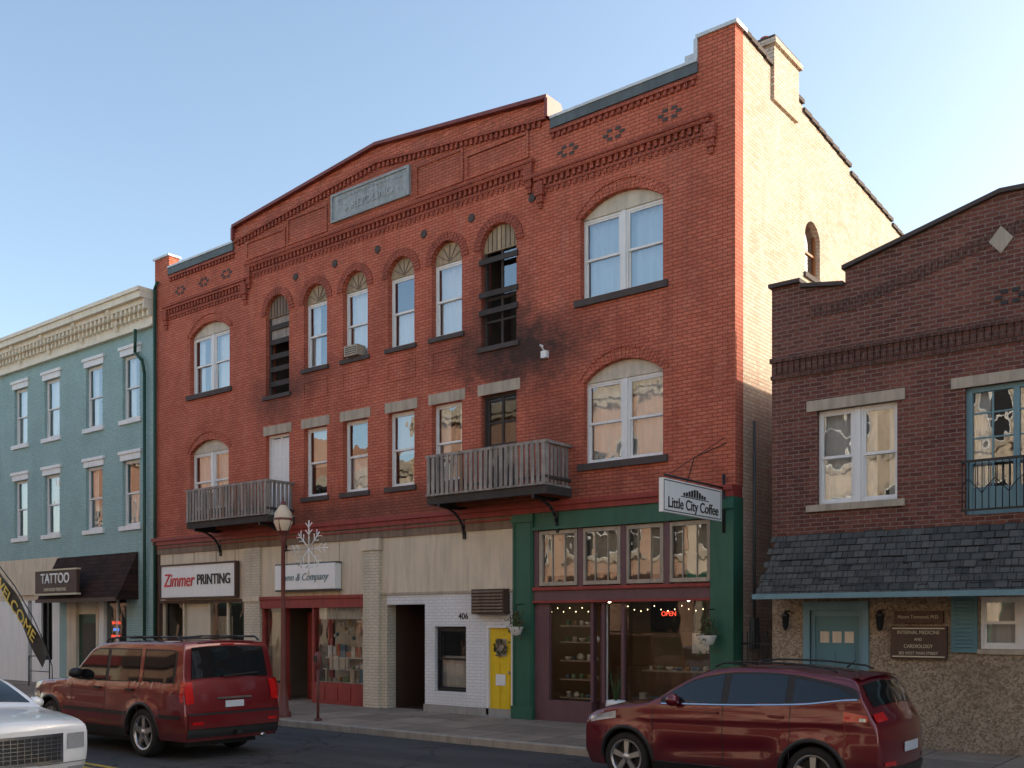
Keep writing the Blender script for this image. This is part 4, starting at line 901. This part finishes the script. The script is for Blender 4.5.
def make_car(name,loc,rz,S,paint):
    L,Wd,H=S['L'],S['W'],S['H']; r=pchip(S['top']); belt=pchip(S['belt']); rho=S.get('rho',.055); crown=S.get('crown',.045)
    e=empty(name,loc,rz); sx_=S.get('scale',1); e.scale=(sx_,sx_,sx_); xw=S['wheels']; wr=S['wr']; Ra=wr+.055; sill=S['sill']
    V=pchip([(0,.86),(.2,.90),(.38,.965),(.6,1.0),(.78,.998),(.9,.985),(.98,.985),(1.2,.955)]); vr=S.get('vr',.74); cf=S.get('cf',.24); cr=S.get('cr',.10); scul=S.get('sculpt',0)
    def sst(x,a,b_): 
        u=max(0,min(1,(x-a)/(b_-a))); return u*u*(3-2*u)
    def plan(x):
        t=max(0,1-x/.8); t2=max(0,1-(L-x)/.6); return 1-.08*t*t-.05*t2*t2
    def hw(x,z):
        bz=belt(x); 
        if z<=bz: v=V(z)
        else: v=V(bz)-.012-(z-bz)/(H-bz)*(V(bz)-vr)
        fl=0
        for xc in xw:
            dd=math.hypot(x-xc,z-wr); fl=max(fl,math.exp(-((dd-Ra)/.12)**2)*.022 if z<bz else 0)
        if scul and z<bz:
            k=sst(x,xw[0]+.45,xw[0]+.8)*(1-sst(x,xw[1]-.7,xw[1]-.4)); zc=.50+.06*(x-2)
            fl-=scul*k*math.exp(-((z-zc-.05)/.10)**2)
            zl2=.93+.035*(x-1.5); k2=sst(x,.9,1.4)*(1-sst(x,L-.6,L-.2)); fl+=.016*k2*math.exp(-((z-zl2)/.03)**2)
        return Wd/2*plan(x)*v+fl-.01
    def dfm(x,y,z):
        u=min(1,abs(y)/(Wd/2)); t=max(0,1-x/.8); t2=max(0,1-(L-x)/.6)
        x+= t*t*(cf*u**2.2+.10*max(0,(.42-z)/.25)); x-= t2*t2*(cr*u**2.5+.08*max(0,(.42-z)/.25))
        return (x,y,z)
    def zlow(x):
        z=sill
        for xc in xw:
            d=abs(x-xc)
            if d<Ra: z=max(z,wr+math.sqrt(Ra*Ra-d*d)-.0)
        return z
    xs=set()
    k=0
    while k<=L: xs.add(round(k,3)); k+=.04
    for q in range(20): xs.add(round(q*.012,3)); xs.add(round(L-q*.012,3))
    k=L-.6
    while k<L: xs.add(round(k,3)); k+=.02
    for xc in xw:
        for q in range(-8,9): xs.add(round(xc+Ra*math.sin(q/8*math.pi/2),3))
    xs=sorted(x for x in xs if 0<=x<=L); 
    ns=34 if scul else 20
    def section(x):
        rt=r(x)-crown; zl=min(zlow(x),rt-rho-.02); pts=[]
        for i in range(ns+1):
            z=zl+(rt-rho-zl)*i/ns; pts.append((hw(x,z),z))
        w=pts[-1][0]
        for a in (25,50,75): pts.append((w-rho+rho*math.cos(math.radians(a)),rt-rho+rho*math.sin(math.radians(a))))
        for i in range(8):
            f=1-i/8; pts.append(((w-rho)*f,rt+crown*(1-f*f)))
        return pts,rt,w
    b=B(); rows=[]
    for x in xs:
        p,_,_=section(x); full=[(y,z) for y,z in p]+[(0,r(x))]+[(-y,z) for y,z in reversed(p)]
        rows.append([dfm(x,y,z) for y,z in full])
    b.grid(rows,paint)
    for x in (0,L):
        p,_,_=section(x); rr=[]
        for y,z in p: rr.append([dfm(x,y*(1-2*k/16),z) for k in range(17)])
        b.grid(rr,paint)
    b.obj('body_shell',e,fixn=True,local=True)
    b=B()
    def side(x0,x1,zb,zt,m,off=.004,nx=18,nz=6,sides=(1,-1)):
        zb_=zb if callable(zb) else (lambda x:zb); zt_=zt if callable(zt) else (lambda x:zt)
        for s_ in sides:
            rows=[]
            for i in range(nx+1):
                x=x0+(x1-x0)*i/nx; a,c_=zb_(x),zt_(x); row=[]
                for k in range(nz+1):
                    z=a+(c_-a)*k/nz; q=dfm(x,hw(x,z),z); row.append((q[0],s_*(q[1]+off),q[2]))
                rows.append(row)
            b.grid(rows,m)
    def top(x0,x1,f0,f1,m,off=.005,dx=0,nx=10,ny=14,both=False):
        for s_ in ((1,-1) if both else (1,)):
            rows=[]
            for i in range(nx+1):
                x=x0+(x1-x0)*i/nx; _,rt,w=section(x); row=[]
                for k in range(ny+1):
                    f=f0+(f1-f0)*k/ny; q=dfm(x,(w-rho)*f*s_,rt+crown*(1-f*f)); row.append((q[0]+dx,q[1],q[2]+off))
                rows.append(row)
            b.grid(rows,m)
    def end(x,y0,y1,z0,z1,m,off=.006,n=10,both=False):
        sg=-1 if x==0 else 1
        for s_ in ((1,-1) if both else (1,)):
            rows=[]
            for i in range(n+1):
                y=y0+(y1-y0)*i/n; rows.append([(lambda q:(q[0]+sg*off,q[1],q[2]))(dfm(x,y*s_,z0+(z1-z0)*k/4)) for k in range(5)])
            b.grid(rows,m)
    S['detail'](side,top,end,b,locals())
    for xc in xw:
        for s_ in (1,-1):
            rows=[]
            for q in range(25):
                a=math.pi*q/24; row=[]
                for rad,oo in ((Ra-.012,-.03),(Ra-.004,.012),(Ra+S.get('lip',.045),.010),(Ra+S.get('lip',.045)+.005,-.01)):
                    x=xc+rad*math.cos(a); z=max(wr+rad*math.sin(a),sill-.02); y=hw(x,z); p=dfm(x,y,z); row.append((p[0],s_*(p[1]+oo),p[2]))
                rows.append(row)
            b.grid(rows,S.get('archm',trimb))
            rows=[]
            for q in range(17):
                a=math.pi*q/16; x=xc+(Ra-.005)*math.cos(a); z=wr+(Ra-.005)*math.sin(a); y=hw(x,z)
                rows.append([(x,s_*(y-.02),z),(x,s_*(Wd/2-.42),z)])
            b.grid(rows,trimb); b.face([(xc+(Ra)*math.cos(math.pi*q/12),s_*(Wd/2-.4),wr+Ra*math.sin(math.pi*q/12)) for q in range(13)]+[(xc-Ra,s_*(Wd/2-.4),.18),(xc+Ra,s_*(Wd/2-.4),.18)],trimb)
    b.box(.45,L-.35,-(Wd/2-.28),Wd/2-.28,.19,.45,trimb); b.box(xw[0]+Ra+.03,xw[1]-Ra-.03,-(Wd/2-.12),Wd/2-.12,sill-.03,sill+.1,trimb)
    b.box(.3,xw[0]-Ra,-(Wd/2-.25),Wd/2-.25,sill-.02,.4,trimb); b.box(xw[1]+Ra,L-.2,-(Wd/2-.2),Wd/2-.2,sill,.4,trimb)
    b.obj('trim_and_glazing',e,local=True)
    for i,xc in enumerate(xw):
        for s_ in (1,-1):
            b=B(); yo=s_*(Wd/2-.035); c=(xc,yo,wr)
            R0=wr*.70
            prof=[(R0,0),(R0+.01,.012),(wr*.9,.012),(wr*.97,-.01),(wr,-.05),(wr,-.17),(wr*.96,-.21),(R0,-.22)]
            b.lathe([(p[0],p[1]*s_) for p in prof],c,tyre,36,'y')
            b.lathe([(R0+.003,0.004*s_),(R0-.02,.006*s_),(R0-.025,-.05*s_),(R0-.03,-.12*s_)],c,alloy,36,'y')
            b.lathe([(R0,-.09*s_),(0,-.09*s_)],c,trimb,24,'y')
            nsp=S.get('spokes',5)
            for k in range(nsp):
                t=2*math.pi*k/nsp+.3
                for dt in ((-.10,.10) if S.get('split',True) else (0,)):
                    d=Vector((math.cos(t+dt),0,math.sin(t+dt))); q=Vector((-math.sin(t+dt),0,math.cos(t+dt)))
                    w_=S.get('spw',1); cc=Vector(c); p0=cc+d*.04; p1=cc+d*(R0-.012); w0,w1=.032*w_,.022*w_; yy=Vector((0,s_*-.005,0)); yb=Vector((0,s_*-.05,0))
                    A=[p0-q*w0+yy,p0+q*w0+yy,p1+q*w1+yy*2,p1-q*w1+yy*2]; Bq=[v+yb for v in A]
                    b.face(A,alloy); 
                    for u in range(4): b.face([A[u],Bq[u],Bq[(u+1)%4],A[(u+1)%4]],alloy)
            b.lathe([(0,.004*s_),(.05,.002*s_),(.065,-.02*s_),(.065,-.08*s_)],c,alloy,16,'y')
            b.obj('wheel_%d%s'%(i+1,'l' if s_>0 else 'r'),e,local=True)
    return e
def mirror_(b,x,y,z,m):
    for s_ in (1,-1):
        b.lathe([(0,-.11),(.06,-.095),(.085,-.03),(.085,.04),(.06,.1),(0,.115)],(x,s_*(y+.11),z),m,12,'y'); b.obox((x+.02,s_*(y+.01),z-.03),(.03,0,0),(0,.06,0),(0,0,.02),trimb)
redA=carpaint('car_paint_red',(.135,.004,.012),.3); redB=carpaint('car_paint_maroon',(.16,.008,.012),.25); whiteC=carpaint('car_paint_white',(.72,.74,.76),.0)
def detA(side,top,end,b,k):
    blt=k['belt']; L=k['L']
    gt=pchip([(1.46,1.21),(1.7,1.36),(2.05,1.50),(2.5,1.57),(2.9,1.58),(3.3,1.56),(3.7,1.50),(4.05,1.43),(4.20,1.38)]); gb=lambda x:blt(x)+.02
    side(1.44,4.18,lambda x:blt(x)+.002,lambda x:max(blt(x)+.015,gt(x)+.015),trimb,.002,40,4)
    side(1.56,2.34,gb,lambda x:gt(x)-.008,carglass,.006); side(2.44,3.22,gb,lambda x:gt(x)-.008,carglass,.006)
    gq=pchip([(3.34,1.54),(3.7,1.485),(3.95,1.42),(4.10,1.33)]); side(3.32,4.09,gb,lambda x:max(gq(x)-.01,gb(x)+.01),carglass,.006)
    side(1.46,4.16,lambda x:blt(x)-.008,lambda x:blt(x)+.008,chrome,.009,40,1)
    top(1.34,2.02,-.93,.93,carglass,.006,-.004,14); top(4.13,4.30,-.86,.86,carglass,.006,.006,12)
    top(3.96,4.09,-.95,.95,k['paint'],.018,.04,4); top(.25,1.25,.80,.812,trimb,.003,ny=1,both=True)
    for x in (1.34,2.38,3.30): side(x-.005,x+.005,.34,lambda x_:blt(x_)-.01,trimb,.003,1,16)
    side(1.32,3.12,.215,.34,trimb,.008,30,2); side(1.38,3.1,.345,.355,chrome,.010,30,1)
    side(.17,.74,lambda x:.81+.15*(x-.14),lambda x:.885+.19*(x-.14),headm,.006,10,3); end(0,-.30,.30,.56,.68,trimb,.006); end(0,-.55,.55,.28,.42,trimb,.006); end(0,.45,.68,.36,.5,trimb,.006,both=True)
    side(3.98,4.33,lambda x:1.04+.02*(x-4),lambda x:1.16-.14*(x-4.0),tailm,.008,10,3); top(4.345,4.42,.68,1.0,tailm,.004,.016,6,6,both=True); side(4.2,4.30,1.05,1.09,headm,.012,4,2)
    end(L,-.62,.62,.26,.5,trimb,.01); end(L,-.26,.26,.66,.78,platem,.012); end(L,.5,.75,.52,.57,tailm,.012,both=True)
    for x in (2.22,3.12):
        for s_ in (1,-1): b.obox((x,s_*(k['hw'](x,1.05)+.022),1.055),(.1,0,0),(0,.012,0),(0,0,.014),k['paint'])
    for s_ in (1,-1):
        pts=[(x,s_*(k['hw'](x,k['r'](x)-.1)-.09),k['r'](x)+.0+.03*(1 if 2.2<x<3.75 else 0)) for x in (2.15,2.25,2.5,2.8,3.2,3.6,3.72,3.82)]; b.tube(pts,.014,trimb,6)
    mirror_(b,1.68,k['hw'](1.6,1.18),1.2,k['paint'])
    b.cyl((3.7,0,1.66),(3.82,0,1.76),.012,trimb,r1=.004,n=6)
    for s_ in(1,-1): b.cyl((L-.22,s_*.5,.29),(L-.0,s_*.5,.27),.035,chrome)
SA=dict(L=4.5,W=1.84,H=1.69,sill=.22,wr=.355,wheels=(.90,3.59),spw=.8,sculpt=.035,cr=.14,
 top=[(0,.80),(.04,.89),(.12,.96),(.35,1.04),(.7,1.11),(1.22,1.18),(1.36,1.24),(1.65,1.42),(2.0,1.60),(2.25,1.665),(2.6,1.69),(3.1,1.685),(3.6,1.645),(3.95,1.60),(4.07,1.57),(4.16,1.46),(4.30,1.24),(4.37,1.14),(4.46,1.02),(4.5,.86)],
 belt=[(0,.80),(.4,.95),(1.0,1.07),(1.45,1.135),(2.4,1.165),(3.4,1.22),(4.2,1.31),(4.5,1.2)],detail=detA,spokes=5)
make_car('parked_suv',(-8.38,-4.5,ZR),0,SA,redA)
def detB(side,top,end,b,k):
    blt=k['belt']; L=k['L']
    gt=pchip([(1.62,1.22),(1.95,1.48),(2.15,1.62),(2.4,1.68),(4.4,1.68),(4.66,1.64)]); gb=lambda x:blt(x)+.03
    side(1.66,4.60,lambda x:blt(x)+.012,lambda x:max(blt(x)+.03,gt(x)+.015),trimb,.002,40,4)
    side(1.76,2.62,gb,lambda x:gt(x)-.005,carglass,.006); side(2.72,3.6,gb,lambda x:gt(x)-.005,carglass,.006); side(3.74,4.54,gb,lambda x:gt(x)-.01,carglass,.006)
    side(3.62,3.72,lambda x:blt(x)+.012,lambda x:gt(x)+.02,k['paint'],.008,2,4)
    top(1.52,2.15,-.92,.92,carglass,.006,-.004,14)
    top(4.715,4.79,-.88,.88,carglass,.004,.014,12); top(4.64,4.69,-.7,.7,k['paint'],.012,.02,3)
    b.box(4.69,4.72,-.12,.12,1.765,1.785,tailm)
    for x in (1.60,2.66,3.66): side(x-.006,x+.006,.4,lambda x_:blt(x_),trimb,.003,1,8)
    side(1.35,3.30,.30,.44,trimb,.012,30,2); side(1.35,3.34,.64,.70,trimb,.012,30,2); side(4.25,4.8,.64,.70,trimb,.012,10,2)
    side(4.77,4.86,.90,1.22,tailm,.006,4,6) ; top(4.80,4.878,.86,1.03,tailm,.002,.016,8,6,both=True)
    end(L,-.84,.84,.36,.50,trimb,.02); end(L,-.84,.84,.50,.70,k['paint'],.05); end(L,-.84,.84,.70,.735,trimb,.045); end(L,.6,.78,.56,.60,tailm,.056,both=True)
    b.box(4.895,4.905,-.17,.17,.80,.90,platem); b.box(4.889,4.90,-.32,.32,.93,.96,chrome)
    b.obox((4.845,.15,1.30),(.006,0,0),(0,.32,.02),(0,0,.012),trimb)
    end(0,-.45,.45,.62,.82,chrome,.006); side(.08,.45,.72,.92,headm,.008); side(.3,.4,.74,.9,amber,.012,4,3)
    for x in (2.45,3.42):
        for s_ in (1,-1): b.obox((x,s_*(k['hw'](x,1.0)+.02),1.05),(.1,0,0),(0,.012,0),(0,0,.016),trimb)
    for s_ in (1,-1):
        pts=[(x,s_*(k['hw'](x,k['r'](x)-.1)-.08),k['r'](x)+.05*(1 if 2.45<x<4.5 else 0)) for x in (2.4,2.5,3,3.5,4,4.45,4.55)]; b.tube(pts,.016,trimb,6)
    b.tube([(3.0,-.66,1.86),(3.0,.66,1.86)],.014,trimb,6); b.tube([(4.1,-.66,1.86),(4.1,.66,1.86)],.014,trimb,6)
    mirror_(b,1.85,k['hw'](1.85,1.25),1.27,trimb); b.cyl((L-.3,.55,.33),(L+.02,.55,.31),.035,chrome)
    b.box(L-.05,L+.12,-.04,.04,.38,.44,trimb)
SB=dict(L=4.9,W=1.87,H=1.83,sill=.30,wr=.385,wheels=(.88,3.77),vr=.86,cr=.03,cf=.16,rho=.04,scale=1.06,crown=.03,spw=1.5,
 top=[(0,.90),(.04,1.02),(.15,1.09),(.6,1.14),(1.4,1.19),(1.54,1.25),(1.82,1.48),(2.15,1.72),(2.4,1.79),(3.0,1.83),(4.3,1.835),(4.67,1.82),(4.71,1.76),(4.79,1.27),(4.82,1.16),(4.86,1.0),(4.885,.86),(4.9,.76)],
 belt=[(0,.9),(.5,1.04),(1.5,1.12),(3.0,1.15),(4.9,1.17)],detail=detB,spokes=5,split=False)
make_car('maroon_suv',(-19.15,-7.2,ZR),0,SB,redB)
def detC(side,top,end,b,k):
    blt=k['belt']; L=k['L']
    gt=pchip([(1.5,1.08),(1.9,1.25),(2.3,1.36),(3.0,1.38),(3.6,1.30),(4.0,1.14)]); gb=lambda x:blt(x)+.03
    side(1.5,4.05,lambda x:blt(x)+.01,lambda x:max(blt(x)+.03,gt(x)+.015),trimb,.002,30,4)
    side(1.65,2.5,gb,lambda x:gt(x)-.005,carglass,.006); side(2.6,3.4,gb,lambda x:gt(x)-.005,carglass,.006)
    top(1.42,2.15,-.92,.92,carglass,.006,-.004,14); top(3.5,4.15,-.9,.9,carglass,.006,.004)
    end(0,-.50,.50,.44,.80,chrome,.012); end(0,-.46,.46,.475,.765,trimb,.018)
    for q in range(1,6): end(0,-.46,.46,.475+q*.048,.487+q*.048,chrome,.024)
    for q in range(-5,6): end(0,q*.083-.006,q*.083+.006,.475,.765,chrome,.0235,n=2)
    end(0,.56,.80,.60,.79,headm,.014,both=True); side(.02,.32,.62,.80,headm,.008); end(0,.58,.8,.3,.37,headm,.012,both=True); end(0,-.5,.5,.24,.36,trimb,.01); end(0,-.16,.16,.37,.43,platem,.03)
    end(0,-.84,.84,.425,.432,trimb,.008)
    for x in (1.45,2.55): side(x-.006,x+.006,.3,lambda x_:blt(x_),trimb,.003,1,8)
    side(1.3,3.6,.42,.45,chrome,.01,30,1); mirror_(b,1.75,k['hw'](1.75,1.05),1.06,k['paint'])
    for s_ in (1,-1): b.tube([(1.38,s_*.1,1.06),(1.55,s_*.5,1.13)],.008,trimb,5)
    top(.1,1.3,.75,.757,trimb,.003,both=True,ny=1)
SC=dict(L=5.0,W=1.88,H=1.48,sill=.2,wr=.36,wheels=(.85,3.9),vr=.72,cf=.13,lip=.01,archm=whiteC,scale=1.03,top=[(0,.86),(.03,.93),(.12,.97),(.5,1.01),(1.28,1.07),(1.38,1.11),(1.7,1.28),(2.05,1.42),(2.4,1.48),(2.9,1.49),(3.4,1.44),(3.8,1.31),(4.15,1.16),(4.8,1.12),(4.95,1.05),(5.0,.85)],
 belt=[(0,.84),(.5,.9),(1.5,.98),(3.5,1.02),(5,1.0)],detail=detC,spokes=7,split=False)
make_car('white_sedan',(-12.45,-11.4,ZR),math.pi,SC,whiteC)
# ------------------------------------------------------------------ light, world, camera
w=bpy.data.worlds.new('World'); sc.world=w; w.use_nodes=True; t=w.node_tree; t.nodes.clear()
EL,AZ=math.radians(25),math.radians(41)
sky=N(t,'ShaderNodeTexSky',sky_type='NISHITA'); sky.sun_disc=False; sky.sun_elevation=EL; sky.sun_rotation=AZ; sky.dust_density=2.0; sky.air_density=1.0; sky.ozone_density=2.2
vm=N(t,'ShaderNodeVectorMath',operation='MULTIPLY'); vm.inputs[1].default_value=(2.5,2.3,2.0); t.links.new(sky.outputs[0],vm.inputs[0])
bg=N(t,'ShaderNodeBackground'); bg.inputs[1].default_value=.15; t.links.new(vm.outputs[0],bg.inputs[0]); o=N(t,'ShaderNodeOutputWorld'); t.links.new(bg.outputs[0],o.inputs[0])
ld=bpy.data.lights.new('sun','SUN'); ld.energy=5; ld.angle=math.radians(.5); ld.color=(1,.86,.68); lo=bpy.data.objects.new('sun',ld); sc.collection.objects.link(lo)
d=Vector((math.sin(AZ)*math.cos(EL),math.cos(AZ)*math.cos(EL),math.sin(EL))); lo.rotation_euler=d.to_track_quat('Z','Y').to_euler(); lo.location=(10,10,30)
cd=bpy.data.cameras.new('camera'); cam=bpy.data.objects.new('camera',cd); sc.collection.objects.link(cam); sc.camera=cam
cam.location=(0,-17.3,2.1); cam.rotation_euler=(math.pi/2,0,math.atan(1000/1252.)); cd.sensor_width=36; cd.lens=36*1000/1024; cd.shift_y=239/1024; cd.clip_end=2000; cd.clip_start=.1
sc.view_settings.view_transform='Standard'; sc.view_settings.look='None'; sc.view_settings.exposure=0; sc.view_settings.gamma=1
